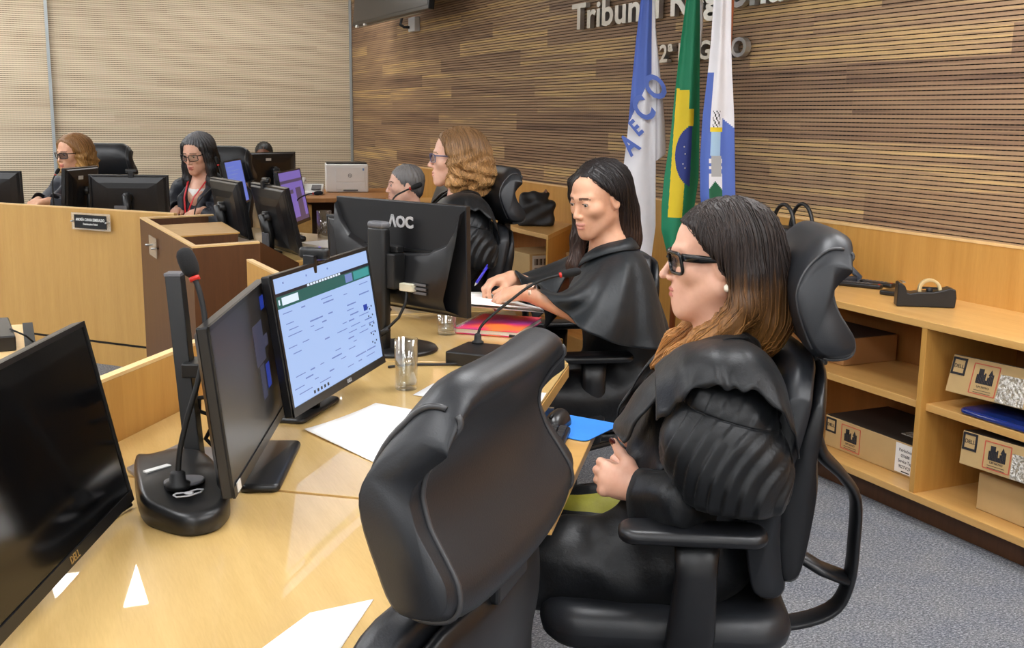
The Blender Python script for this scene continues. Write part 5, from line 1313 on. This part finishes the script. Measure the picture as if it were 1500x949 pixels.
    if not o.get('sheet'):
      V, F = sdf_mesh(robe, (-.56, -.36, .12), (.56, .66, nb[2] + .10), kr, .03); np_obj(o.get('robe_name', 'robe'), V, F, rm, t)
    if kind == 'cape':
        def under(P):
            d = smin(torso(P) + .03, lap(P), .05); return smax(wrinkle(P, d, .002), -opening(P), .01)
        V, F = sdf_mesh(under, (-.45, -.36, .12), (.45, .66, nb[2] + .05), .008, .03); np_obj('dress', V, F, [o['dress'], M_ROBE], t, (V[F].mean(1)[:, 2] < .755).astype(int))
    if o.get('skirt'):
        V, F = sdf_mesh(lambda P: smax(wrinkle(P, lap(P) + .008, .003), P[:, 1] - fx - .08, .02), (-.3, -.1, .3), (.3, .6, .75 + oz), .008, .03); np_obj('skirt', V, F, o['skirt'], t)
    if o.get('lanyard'):
        m = MB(); m.tube([(cx - .064, cy - .03, nb[2] + .012), (cx - .07, cy + .06, shz + .045), (cx - .035, cy + .148, shz - .06), (cx - .005, cy + .178, shz - .16)], .0065, 8, flat=(1, 0, 0)); m.tube([(cx + .064, cy - .03, nb[2] + .012), (cx + .07, cy + .06, shz + .045), (cx + .035, cy + .148, shz - .06), (cx + .005, cy + .178, shz - .16)], .0065, 8, flat=(1, 0, 0)); m.build('lanyard', M_LANY, t)
    # ---- hair
    hairfn = o['hair'](o)
    hb = lambda P: hairfn(toH(P)) * hs
    bo = o.get('hairbox', ((-.16, -.2, -.33), (.16, .16, .16)))
    cor = np.array([W((bo[i][0], bo[j][1], bo[l][2])) for i in (0, 1) for j in (0, 1) for l in (0, 1)])
    V, F = sdf_mesh(hb, cor.min(0), cor.max(0), o.get('res_hair', .005), .02)
    if o.get('strands'):
        ns, st, stp = o['strands']; rg = np.random.default_rng(4)
        B0, B1 = np.array(bo[0]), np.array(bo[1]); Q0 = (B0 + rg.random((ns * 14, 3)) * (B1 - B0)).astype(np.float32)
        dd = hairfn(Q0); Q0 = Q0[np.abs(dd) < .045]
        for _ in range(5):
            e = .002; d0 = hairfn(Q0); g = np.stack([hairfn(Q0 + np.eye(3, dtype=np.float32)[q] * e) - d0 for q in range(3)], 1) / e
            Q0 = Q0 - g / np.maximum((g * g).sum(1, keepdims=True), .05) * d0[:, None]
        Q0 = np.concatenate([o['seeds'](rg, ns), Q0]); rg.shuffle(Q0)
        ok = (np.abs(hairfn(Q0)) < .012) & (Q0[:, 1] < o.get('seed_y', .055)); Q0 = Q0[ok][:ns]
        pth = strands(hairfn, Q0, st, stp, o['flow'], .0012)
        good = np.abs(hairfn(pth.reshape(-1, 3))).reshape(pth.shape[:2]).max(1) < .006; pth = pth[good]
        pth = (pth * hs) @ Hm.T + hc; V2, F2 = strand_mesh(pth, o.get('srad', .0016)); V = np.concatenate([V, V2.astype(np.float32)]); F = np.concatenate([F, F2 + (len(V) - len(V2))])
    ho = np_obj('hair', V, F, o['hair_mat'], t)
    if o.get('glasses'): glasses(t, hc, Hm, **o['glasses'])
    return t, W, Hm, hc
# ---- gathered sleeves, shoulder flaps and lapels of the formal robes, cut as cloth sheets
def catmull(tab, n):
    out = []; k = len(tab)
    for i in range(k - 1):
        p0, p1, p2, p3 = [np.array(tab[min(max(i + j, 0), k - 1)], float) for j in (-1, 0, 1, 2)]
        for q in range(n):
            s = q / n; out.append(.5 * ((2 * p1) + (p2 - p0) * s + (2 * p0 - 5 * p1 + 4 * p2 - p3) * s * s + (3 * p1 - p0 - 3 * p2 + p3) * s ** 3))
    return out + [np.array(tab[-1], float)]
def robe_parts(t, dy, dz, mat, cuffs=True):
    for s in (-1, 1):
        # centre x, y, z, half length front to back, half width, tilt, pleat depth
        tab = [(.165, -.085, .955, .060, .050, .25, .000), (.185, -.085, .935, .080, .070, .25, .002), (.198, -.086, .905, .090, .080, .25, .0035), (.203, -.088, .886, .093, .083, .25, .003), (.204, -.088, .881, .0915, .0815, .25, .001), (.206, -.088, .876, .095, .086, .25, .003),
               (.214, -.084, .845, .114, .100, .22, .007), (.220, -.082, .800, .126, .108, .18, .009), (.224, -.086, .755, .118, .108, .14, .009), (.224, -.092, .722, .100, .100, .10, .007), (.220, -.094, .706, .074, .076, .06, .004), (.212, -.090, .706, .045, .045, .02, .000), (.206, -.085, .716, .02, .02, 0, 0)]
        rings = []; N = 280
        for x, y, z, a, b, tl, pd in catmull(tab, 6):
            ring = []
            for i in range(N):
                th = 2 * math.pi * i / N; c, sn = math.cos(th), math.sin(th); py, px = a * abs(c) ** .85 * (1 if c > 0 else -1), b * abs(sn) ** .85 * (1 if sn > 0 else -1)
                q = (py - .42 * (.88 - z) + .02 * math.sin(px * 30)) / .0285 + (.5 if sn > 0 else 0); fr = q - math.floor(q)
                saw = (fr / .82 if fr < .82 else (1 - fr) / .18) - .6
                soft = .35 * math.sin(py * 70 + z * 40) + .3 * math.sin(py * 31 - z * 65 + 1)
                o_ = 1 + (pd * saw * (1 if abs(sn) > .25 else abs(sn) / .25) + .003 * soft * min(1, pd / .006)) / max(.03, math.hypot(py, px))
                ring.append((s * (x + px * o_), y + dy + py * o_, z + dz + tl * py))
            rings.append(ring if s > 0 else ring[::-1])
        m = MB(); m.loft(rings, caps=True); m.build('sleeve', mat, t)
        # loose flap over the shoulder, its wavy edge lifted off the sleeve
        E_ = catmull([(.205, .050, .860), (.240, .018, .893), (.262, -.005, .930), (.272, -.052, .950), (.278, -.085, .943), (.280, -.118, .946), (.276, -.170, .910), (.255, -.200, .858), (.215, -.215, .80)], 8)
        S_ = catmull([(.085, .060, .935), (.095, .035, .962), (.105, .005, .985), (.112, -.04, 1.0), (.115, -.075, 1.004), (.112, -.11, 1.0), (.108, -.14, .985), (.100, -.165, .962), (.095, -.185, .930)], 8)
        rows = []
        for k in range(len(E_)):
            a, b = S_[k], E_[k]; row = []
            for j in range(15):
                v = j / 14; p = a + (b - a) * v; bul = math.sin(math.pi * v) ; lift = max(0, v - .72) / .28
                p = p + np.array((.028 * bul + .010 * lift * lift * (1 + .7 * math.sin(k * .55)), 0, .024 * bul + .004 * lift * math.sin(k * .8)))
                row.append((s * p[0], p[1] + dy, p[2] + dz))
            rows.append(row)
        m = MB(); m.loft(rows if s < 0 else rows[::-1], caps=False, closed=False); o = m.build('shoulder_flap', mat, t)
        sd = o.modifiers.new('cloth', 'SOLIDIFY'); sd.thickness = .0035; sd.offset = 0
        # satin lapel from the neck to the lap, outer edge standing a little proud
        I_ = catmull([(.058, -.105, .998), (.070, -.05, 1.000), (.076, .01, .970), (.074, .070, .912), (.066, .112, .850), (.058, .135, .81), (.055, .142, .79)], 8)
        O_ = catmull([(.100, -.125, 1.000), (.140, -.080, 1.002), (.180, -.03, .974), (.192, .032, .912), (.182, .076, .855), (.168, .098, .81), (.160, .108, .79)], 8)
        rows = []
        for k in range(len(I_)):
            a, b = I_[k], O_[k]; row = []
            for j in range(11):
                v = j / 10; p = a + (b - a) * v; h_ = .007 * math.sin(math.pi * min(1, v * 1.15)) + .007 * v + .002 * math.sin(k * .5 + v * 3); row.append((s * (p[0] + h_ * .4), p[1] + dy + h_ * .55, p[2] + dz + h_ * .65))
            rows.append(row)
        m = MB(); m.loft(rows if s > 0 else rows[::-1], caps=False, closed=False); o = m.build('lapel', mat, t)
        sd = o.modifiers.new('cloth', 'SOLIDIFY'); sd.thickness = .004; sd.offset = 0
        if cuffs:
            a = np.array((.262, -.03, .722)); b = np.array((.180, .062, .690)); rings = []; ax = Vector((b - a)).normalized(); u = ax.orthogonal().normalized(); w = ax.cross(u)
            for v, r in ((0, .062), (.3, .064), (.6, .060), (.85, .058), (1, .061), (1.0, .057), (.8, .050), (.6, .02)):
                c = Vector(a + (b - a) * v); ring = []
                for i in range(60):
                    th = 2 * math.pi * i / 60; q = c + (u * math.cos(th) + w * math.sin(th)) * (r * (1 + .05 * math.sin(th * 3 + v * 4) + .02 * math.sin(th * 7))); ring.append((s * q.x, q.y + dy, q.z + dz))
                rings.append(ring if s > 0 else ring[::-1])
            MB().loft(rings).build('cuff', mat, t)

def cape_sheet(t, mat):
    """a short satin cape: one sheet hung from the collar over shoulders, back and both forearms"""
    neck = [(-.040, .082, .968), (-.058, .055, .992), (-.074, .022, 1.008), (-.078, -.012, 1.016), (-.060, -.05, 1.022), (-.015, -.068, 1.024), (.034, -.05, 1.022), (.050, -.012, 1.016), (.046, .022, 1.008), (.032, .055, .992), (.014, .082, .968)]
    shou = [(-.050, .140, .885), (-.112, .130, .912), (-.165, .092, .945), (-.195, .018, .966), (-.168, -.066, .958), (-.015, -.130, .952), (.140, -.066, .958), (.168, .018, .966), (.148, .092, .945), (.090, .130, .912), (.026, .140, .885)]
    elbo = [(-.062, .175, .800), (-.130, .212, .868), (-.238, .198, .880), (-.296, .090, .862), (-.240, -.075, .835), (-.015, -.172, .825), (.212, -.075, .835), (.270, .090, .862), (.226, .198, .885), (.118, .215, .875), (.036, .175, .800)]
    hem = [(-.075, .235, .735), (-.098, .268, .895), (-.205, .272, .870), (-.335, .150, .765), (-.275, -.090, .705), (-.015, -.208, .690), (.255, -.085, .705), (.310, .130, .745), (.212, .262, .860), (.105, .272, .905), (.055, .235, .735)]
    C_ = [catmull(r, 12) for r in (neck, shou, elbo, hem)]; nc = len(C_[0]); cols = [catmull([C_[k][i] for k in range(4)], 10) for i in range(nc)]; nr = len(cols[0]); rows = []
    for i in range(nc):
        u = i / (nc - 1); row = []; side = min(1., max(0., (min(u, 1 - u) - .12) / .12))
        for j in range(nr):
            v = j / (nr - 1); p = cols[i][j]; c = np.array((-.015, -.02, p[2])); d = p - c; d[2] = 0; d /= max(1e-6, np.linalg.norm(d)); g = max(0, v - .22) / .78
            f = (.016 * math.sin(u * 62 + .5 + 1.6 * v) + .007 * math.sin(u * 121 + 2 - 2 * v)) * g * (.35 + .65 * side) + .004 * math.sin(u * 40 + v * 9) * g
            q = p + d * f; row.append((q[0], q[1], q[2] + .006 * g * math.sin(u * 62 + 2)))
        rows.append(row)
    m = MB(); m.loft(rows, caps=False, closed=False); o = m.build('cape', mat, t); sd = o.modifiers.new('cloth', 'SOLIDIFY'); sd.thickness = .004; sd.offset = 0
    # standing collar facing
    rows = []
    for i in range(nc):
        a = C_[0][i]; b = C_[1][i]; d = a - np.array((-.015, 0, a[2])); d /= max(1e-6, np.linalg.norm(d)); e = a * .62 + b * .38
        rows.append([tuple(a + d * -.004 + np.array((0, 0, .010))), tuple(a + d * .008 + np.array((0, 0, .014))), tuple(a * .85 + b * .15 + d * .012 + np.array((0, 0, .010))), tuple(e + d * .011 + np.array((0, 0, .006)))])
    m = MB(); m.loft(rows, caps=False, closed=False); o = m.build('collar', mat, t); sd = o.modifiers.new('cloth', 'SOLIDIFY'); sd.thickness = .004; sd.offset = 0
# ---- hair shapes (head axes: x right, y to the face, z up)
def cut(d, Q, zs, ys, k=.010):
    yl = np.interp(Q[:, 2], zs, ys); return smax(d, (Q[:, 1] - yl) * .8, k)
def ridges(Q, n, a, w=3.):
    ang = np.arctan2(Q[:, 0], Q[:, 1] + .03); return a * np.sin(ang * n + w * np.sin(8 * Q[:, 2] + 2 * ang)) + a * .6 * np.sin(ang * n * 2.3 + 5 * Q[:, 2])
def hair_long(o):
    def fn(Q):
        d = ell(Q, (0, -.020, .027), (.088, .108, .096))
        d = smin(d, chain(Q, [(0, -.05, .02), (0, -.076, -.06), (0, -.088, -.13), (0, -.085, -.17)], [.084, .080, .066, .04], .04), .05)
        d = cut(d, Q, [-.30, -.08, -.05, -.02, .0, .07, .092, .2], [-.036, -.036, -.034, -.012, .0, .054, .100, .16])
        for s in (-1, 1):
            d = smin(d, chain(Q, [(s * .066, -.040, .045), (s * .076, -.056, -.03), (s * .084, -.052, -.085), (s * .086, -.018, -.125), (s * .088, .036, -.156), (s * .082, .090, -.190), (s * .070, .132, -.240)], [.024, .026, .028, .024, .022, .017, .007], .02), .025)
        return d + ridges(Q, 40, .0014)
    return fn
def hair_tucked(o):
    def fn(Q):
        d = ell(Q, (0, -.020, .026), (.082, .104, .096))
        d = smin(d, chain(Q, [(0, -.05, .02), (0, -.075, -.07), (0, -.080, -.16), (0, -.075, -.24)], [.078, .066, .058, .04], .04), .05)
        yl = np.interp(Q[:, 2], [-.30, -.03, .02, .05, .085, .1, .2], [-.036, -.034, .006, .030, .050, .10, .2]); zh = .090 - 10 * (Q[:, 0] + .024) ** 2
        d = smax(d, np.minimum((Q[:, 1] - yl) * .8, (zh - Q[:, 2]) * .8), .008)
        d = smin(d, chain(Q, [(.060, .035, .062), (.078, .022, .01), (.080, .015, -.06), (.078, .04, -.13), (.068, .085, -.21), (.055, .115, -.29)], [.018, .018, .020, .024, .024, .012], .02), .02)
        d = d + .0018 * np.exp(-((Q[:, 0] + .030) / .003) ** 2) * (Q[:, 2] > .07)   # parting
        return d + ridges(Q, 44, .0010)
    return fn
def hair_wavy(o):
    b = o.get('bulk', 0.)
    def fn(Q):
        d = ell(Q, (0, -.022, .026), (.092 + b * .5, .110 + b * .4, .100))
        d = smin(d, chain(Q, [(0, -.06, .01), (0, -.080, -.07), (0, -.075, -.125)], [.086 + b, .078 + b, .05], .04), .05)
        for s in (-1, 1): d = smin(d, chain(Q, [(s * .062, .0, .04), (s * .076, .005, -.03), (s * .080, .008, -.085), (s * .07, .005, -.125)], [.032 + b, .036 + b, .034 + b, .018], .03), .04)
        d = cut(d, Q, [-.3, -.12, -.05, .0, .06, .11, .2], [.05, .05, .030, .026, .052, .080, .14], .02)
        low = np.clip((.06 - Q[:, 2]) / .08, 0, 1); q = Q * 1.0
        wv = np.sin(q[:, 2] * 95 + 3 * np.sin(q[:, 0] * 34 + q[:, 1] * 21)) * np.sin(q[:, 1] * 70 + q[:, 0] * 48 + 1.5 * np.sin(q[:, 2] * 50))
        return d + low * .0075 * wv + ridges(Q, 34, .0016, 6.)
    return fn
def hair_parted(o):
    def fn(Q):
        d = ell(Q, (0, -.020, .027), (.086, .106, .096))
        d = smin(d, chain(Q, [(0, -.05, .02), (0, -.075, -.07), (0, -.080, -.16)], [.082, .076, .06], .04), .05)
        d = cut(d, Q, [-.30, -.05, 0, .05, .085, .2], [.0, .0, .020, .040, .080, .14])
        for s in (-1, 1): d = smin(d, chain(Q, [(s * .060, .02, .05), (s * .080, .012, -.02), (s * .088, .01, -.09), (s * .088, .03, -.17), (s * .075, .06, -.235)], [.024, .026, .030, .032, .016], .02), .03)
        return d + ridges(Q, 26, .0026, 5)
    return fn
def hair_short(o):
    t_ = o.get('tight', 0.)
    def fn(Q):
        d = ell(Q, (0, -.020, .028), (.081 - t_, .102 - t_, .094 - t_))
        d = smin(d, ell(Q, (0, -.075, -.035), (.055, .03, .045)), .03)
        d = cut(d, Q, [-.3, -.06, -.02, .03, .075, .2], [-.024, -.010, .006, .040, .078, .14]); d = smax(d, -(Q[:, 2] + .085), .01)
        return d + ridges(Q, 30, .0022, 7.)
    return fn
def seeds_top(rg, n, zmin=-.3):
    u = rg.normal(size=(n, 3)); u /= np.linalg.norm(u, axis=1, keepdims=True); u[:, 2] = np.abs(u[:, 2]); P = np.array((0, -.020, .027)) + u * np.array((.088, .107, .096)); return P[P[:, 2] > zmin].astype(np.float32)
def flow_down(P, i):
    w = np.zeros_like(P); w[:, 2] = -1; w[:, 0] = np.sign(P[:, 0]) * np.clip((P[:, 2] - .03) * 14, 0, 1.2); w[:, 1] = -np.clip((P[:, 2] - .02) * 6, 0, .5) + .25 * (P[:, 2] < -.12); return w
def flow_lock(P, i):
    w = flow_down(P, i); k = (P[:, 2] < -.085) & (P[:, 1] > -.045); w[:, 1] += 1.1 * k; return w
def flow_wave(P, i):
    w = flow_down(P, i); low = np.clip((.04 - P[:, 2]) / .06, 0, 1); ph = P[:, 0] * 60 + P[:, 1] * 40
    w[:, 0] += low * .9 * np.sin(i * .55 + ph); w[:, 1] += low * .9 * np.cos(i * .55 + ph * 1.3); return w
S_FAIR = skin_mat('skin_fair', (222, 174, 150)); S_LIGHT = skin_mat('skin_light', (232, 188, 166)); S_TAN = skin_mat('skin_warm', (222, 172, 142)); S_DARKS = skin_mat('skin_dark', (120, 80, 60))
L_ROSE = skin_mat('lips_rose', (186, 112, 102)); L_PALE = skin_mat('lips_pale', (204, 142, 128))
B_DARK = skin_mat('eyebrow_dark', (104, 74, 58), 0); B_FAIR = skin_mat('eyebrow_fair', (168, 126, 98), 0)
M_NAIL = plain('dark_red_nail', (74, 18, 22), .15, coat=.6)
def blouse_mat(name, a, b, c, scale):
    t = NT(name); v = t.coords((scale, scale, scale)); t.set(Base_Color=t.ramp(t.noise(v, 2, 1), [(.42, lin(a)), (.5, lin(b)), (.58, lin(c))]), Roughness=.6); return t.m
BL_YEL = blouse_mat('yellow_blouse', (206, 196, 60), (214, 206, 92), (226, 200, 70), 6)
BL_RED = blouse_mat('patterned_red_dress', (206, 36, 62), (236, 214, 190), (150, 24, 44), 22)
BL_WHT = blouse_mat('white_blouse', (220, 216, 214), (226, 222, 220), (232, 230, 228), 6)
SKIRT = cloth_robe('yellow_green_skirt', (150, 146, 34), .55)

# ---- woman in black glasses, seated nearest the camera
wl = (-.115, .075, .690)
near_o = dict(head=(0, -.050, 1.146), yaw=3, pitch=4, neck=(0, -.080, .968), shz=.925, sw=.170, res=.0036, skin=S_FAIR, lip=L_ROSE, brow=S_FAIR, fat=.006, nose=1.25, hs=.97, wide=1.0, blouse=BL_YEL,
    arms={-1: dict(elbow=(-.225, -.085, .785), wrist=(-.152, .078, .697), dir=(.42, .90, .10), back=(-.86, .42, .28), mirror=False, curl=((38, 70, 40), (42, 74, 40), (46, 76, 40), (50, 76, 40)), thumb=[(.022, .018, -.004), (.044, .042, -.008), (.060, .066, -.006), (.078, .082, .002)], sleeve=[.050, .060, .040], cuff=.08, cuffr=.03, scale=1.0),
          1: dict(elbow=(.225, -.06, .775), wrist=(.055, .082, .688), dir=(-.72, .69, .10), back=(.80, .55, .2), mirror=True, curl=((30, 60, 40), (34, 62, 40), (36, 64, 40), (40, 64, 40)), thumb=[(.022, .018, -.004), (.044, .042, -.008), (.058, .066, -.004), (.070, .088, .004)], sleeve=[.050, .060, .045], cuff=.07, cuffr=.035)},
    hip=(0, -.045), knee=.44, lapopen=True, skirt=SKIRT, lanyard=True, robe_mat=M_ROBE, res_robe=.004, vx=-.015,
    hair=hair_long, hairbox=((-.14, -.19, -.31), (.14, .14, .15)), res_hair=.0036, strands=(2600, 40, .0085), seeds=seeds_top, flow=flow_lock, srad=.0012,
    hair_mat=hair_mat('brown_hair_caramel_tips', (172, 118, 60), (42, 31, 27), .95, 1.14, rough=.5, var=.5),
    glasses=dict(mat=M_FRAMEB, lens=M_LENSG, w=.053, h=.042, r=.0038, thick_temple=.0042, tall=1.9, y=.091, z=-.002, name='glasses'))
p_, W_, H_, hc_ = person('woman in thick black glasses and black robe, seated nearest with clasped hands', (1.25, 1.845), 146, near_o)
robe_parts(p_, 0, 0, M_ROBE)
e = MB().ball(W_((-.081, -.018, -.052)), .0085, 14, 10).build('pearl_earring', plain('pearl', (240, 232, 214), .18, coat=.6), p_)
fr_, a_ = hand_frame(near_o['arms'][-1]['wrist'], near_o['arms'][-1]['dir'], near_o['arms'][-1]['back']), near_o['arms'][-1]
tip = fr_[0] + (np.array(a_['thumb'][-1]) * .98) @ fr_[1]; nd = Vector(((np.array(a_['thumb'][-1]) - np.array(a_['thumb'][-2]))) @ fr_[1]).normalized()
m = MB(); nz = Vector(fr_[1][2]); c = Vector(tip) + nd * .002 + nz * .0062; xx = nd.cross(nz).normalized()
m.loft([[tuple(c + nd * .0085 * k * math.cos(a) + xx * .0058 * k * math.sin(a) + nz * z) for a in [2 * math.pi * i / 16 for i in range(16)]] for k, z in ((1, -.002), (1, .0008), (.7, .0016))]); m.build('thumb_nail', M_NAIL, p_)

# ---- woman in the black cape, writing
cape_o = dict(head=(-.032, .050, 1.164), yaw=22, pitch=15, neck=(-.015, -.005, .995), shz=.925, sw=.135, res=.0040, skin=S_TAN, lip=L_PALE, brow=B_DARK, wide=.90, nose=.92, eye=.95, gaze=0., blouse=BL_RED, blouse_z=.93,
    arms={-1: dict(elbow=(-.245, .125, .800), wrist=(-.075, .300, .868), dir=(.62, .76, -.16), back=(-.35, .25, .9), mirror=False, curl=((18, 26, 14), (22, 30, 16), (26, 34, 18), (30, 36, 18)), thumb=[(.020, .020, -.008), (.038, .044, -.018), (.040, .068, -.028), (.034, .090, -.034)]),
          1: dict(elbow=(.245, .10, .800), wrist=(.135, .285, .884), dir=(-.16, .97, -.12), back=(.1, .1, 1), mirror=True, curl=((38, 46, 24), (34, 50, 26), (36, 54, 30), (40, 58, 30)), thumb=[(.020, .020, -.010), (.036, .044, -.022), (.034, .068, -.032), (.026, .088, -.036)])},
    hip=(0, -.10), knee=.38, robe='cape', sheet=True, dress=BL_RED, res_robe=.0055,
    hair=hair_tucked, hairbox=((-.13, -.17, -.33), (.13, .16, .15)), res_hair=.0040, strands=(1500, 44, .0088), seeds=seeds_top, flow=flow_down, srad=.0012,
    hair_mat=hair_mat('dark_brown_long_hair', (70, 48, 38), (30, 24, 24), .95, 1.15))
p_, W_, H_, hc_ = person('dark-haired woman in a black cape, writing on white papers', (1.80, 3.15), 172, cape_o)
cape_sheet(p_, M_CAPE)
w0, fr = hand_frame(cape_o['arms'][-1]['wrist'], cape_o['arms'][-1]['dir'], cape_o['arms'][-1]['back'])
Q = lambda a: Vector(w0 + np.array(a) @ fr); m = MB()
ring = [Q((.027 * math.cos(a), -.022, .021 * math.sin(a))) for a in [2 * math.pi * i / 20 for i in range(21)]]
m.tube(ring, .006, 8, flat=Q((0, 1, 0)) - Q((0, 0, 0))); m.lathe([(0, 0), (.016, 0), (.016, .006), (.013, .008), (0, .008)], 20, M=Matrix.Translation(Q((0, -.022, .020))) @ (Q((0, 0, 1)) - Q((0, 0, 0))).to_track_quat('Z', 'Y').to_matrix().to_4x4()); m.build('wrist_watch', plain('rose_gold', (226, 190, 168), .25, .6), p_)
def to_world(loc, hd, q): a = R(hd - 90); return (loc[0] + q[0] * math.cos(a) - q[1] * math.sin(a), loc[1] + q[0] * math.sin(a) + q[1] * math.cos(a), q[2])
pen = thing('pen', 'blue ballpoint pen held in the writing hand over the papers', 'pen', to_world((1.80, 3.15), 172, (.10, .425, .868)))
a = Vector((0, 0, 0)); b = Vector(to_world((1.80, 3.15), 172, (.128, .375, .925))) - Vector(pen.location); d = b.normalized()
MB().tube([a, a + d * .012], [.0012, .004], 8).build('tip', M_METAL, pen); MB().tube([a + d * .012, b], .0046, 10).build('barrel', plain('blue_pen', (52, 46, 190), .3), pen); MB().tube([b - d * .03 + Vector((0, 0, .006)), b + d * .004 + Vector((0, 0, .006)), b + d * .004], .002, 6).build('clip', plain('blue_pen_clip', (40, 36, 160), .3), pen)

# ---- curly-haired woman in profile
def seat_arms(z=0., x=.0, fwd=.20): return {s: dict(elbow=(s * .222, -.03, .74 + z), wrist=(s * .10, fwd, .72 + z), dir=(-s * .5, .85, 0), back=(s * .3, .2, .9), mirror=s > 0, curl=(25, 28, 30, 32), sleeve=[.050, .070, .065], cuff=.04) for s in (-1, 1)}
curly_o = dict(head=(-.010, -.010, 1.251), yaw=-1, pitch=2, neck=(0, -.05, 1.080), shz=1.030, sw=.165, res=.0048, skin=S_LIGHT, lip=L_PALE, brow=B_FAIR, nose=1.12, arms=seat_arms(.10), hip=(0, -.07), lanyard=True, res_robe=.006, blouse=M_ROBE,
    hair=hair_wavy, bulk=.007, hairbox=((-.16, -.2, -.2), (.16, .14, .16)), res_hair=.0045, strands=(1100, 34, .008), seeds=seeds_top, flow=flow_wave, srad=.0019,
    hair_mat=hair_mat('ginger_blond_curls', (192, 146, 92), (128, 96, 64), 1.13, 1.33, var=.45),
    glasses=dict(mat=plain('blue_grey_frame', (70, 78, 120), .3), lens=M_LENSC, w=.050, h=.034, r=.0014, y=.102, z=.0, name='glasses'))
p_, W_, H_, hc_ = person('curly ginger-haired woman in robe and red lanyard, in profile behind the big monitor', (1.72, 4.34), 162, curly_o); robe_parts(p_, .03, .105, M_ROBE, False)
# ---- grey-haired woman with glasses at the far bench
def desk_arms(zw, f, spread=.12): return {s: dict(elbow=(s * .25, .07, zw - .10), wrist=(s * spread, f, zw), dir=(-s * .35, .9, -.1), back=(s * .1, .1, 1), mirror=s > 0, curl=(20, 24, 26, 28), sleeve=[.058, .080, .060], cuff=.02) for s in (-1, 1)}
person('grey and black long-haired woman in glasses and red lanyard at the far bench', (1.12, 7.03), 222, dict(head=(-.0, .045, 1.178), yaw=3, pitch=16, neck=(0, -.01, 1.015), shz=.97, sw=.165, res=.0058, skin=S_FAIR, lip=L_ROSE, brow=B_DARK, arms=desk_arms(.835, .12, .10), hip=(0, -.08), robe_mat=M_NAVYR, res_robe=.0075, lanyard=True, blouse=BL_WHT,
    hair=hair_parted, hairbox=((-.15, -.18, -.27), (.15, .14, .15)), res_hair=.005, strands=(600, 40, .009), seeds=seeds_top, flow=flow_down, srad=.002, hair_mat=hair_mat('grey_black_hair', (34, 33, 35), (104, 105, 109), 1.20, 1.30, var=.55),
    glasses=dict(mat=M_FRAMEB, lens=M_LENSC, w=.052, h=.038, r=.0020, y=.101, z=-.002, name='glasses')))
# ---- blonde woman with glasses at the far left
person('blonde woman in dark glasses and black robe at the far left', (.43, 7.76), 218, dict(head=(-.0, .030, 1.155), yaw=-4, pitch=8, neck=(0, -.02, .99), shz=.95, sw=.165, res=.0058, skin=S_TAN, lip=L_ROSE, brow=B_DARK, arms=desk_arms(.86, .27, .05), hip=(0, -.08), robe_mat=M_NAVYR, res_robe=.0075,
    hair=hair_wavy, bulk=.006, hairbox=((-.16, -.2, -.2), (.16, .14, .16)), res_hair=.005, strands=(600, 32, .009), seeds=seeds_top, flow=flow_down, srad=.0022, hair_mat=hair_mat('golden_blonde_hair', (196, 150, 84), (146, 104, 62), 1.03, 1.24),
    glasses=dict(mat=M_FRAMEB, lens=M_LENSG, w=.053, h=.038, r=.0024, y=.101, z=-.002, name='glasses')))
# ---- small woman with grey hair tied back, half hidden behind the big monitor
person('small woman with smooth grey hair tied back, half hidden behind the big monitor', (1.96, 5.64), 166, dict(head=(-.0, .0, 1.052), yaw=3, pitch=2, neck=(0, -.04, .89), shz=.85, sw=.155, res=.0058, hs=.93, skin=S_LIGHT, lip=L_PALE, brow=B_DARK, arms=desk_arms(.80, .26), hip=(0, -.09), res_robe=.0075,
    hair=hair_short, hairbox=((-.12, -.18, -.11), (.12, .14, .14)), res_hair=.0045, strands=(500, 30, .008), seeds=seeds_top, flow=lambda P, i: np.stack([np.zeros(len(P)), -np.ones(len(P)), -.45 * np.ones(len(P))], 1).astype(np.float32), srad=.0016, hair_mat=hair_mat('smooth_grey_hair', (58, 56, 58), (132, 130, 130), .98, 1.13, var=.6)))
# ---- man whose head shows over the monitor in the far corner
person('dark-haired man hidden behind a monitor in the far corner, only his head top showing', (2.22, 10.36), 250, dict(head=(0, .02, 1.045), yaw=0, pitch=10, neck=(0, -.03, .885), shz=.84, sw=.17, res=.007, skin=S_DARKS, lip=L_ROSE, brow=B_DARK, arms=desk_arms(.80, .24), hip=(0, -.08), res_robe=.009,
    hair=hair_short, hairbox=((-.12, -.16, -.11), (.12, .14, .14)), res_hair=.006, hair_mat=hair_mat('short_black_hair', (16, 15, 15), (26, 24, 24), 1.0, 1.14)))
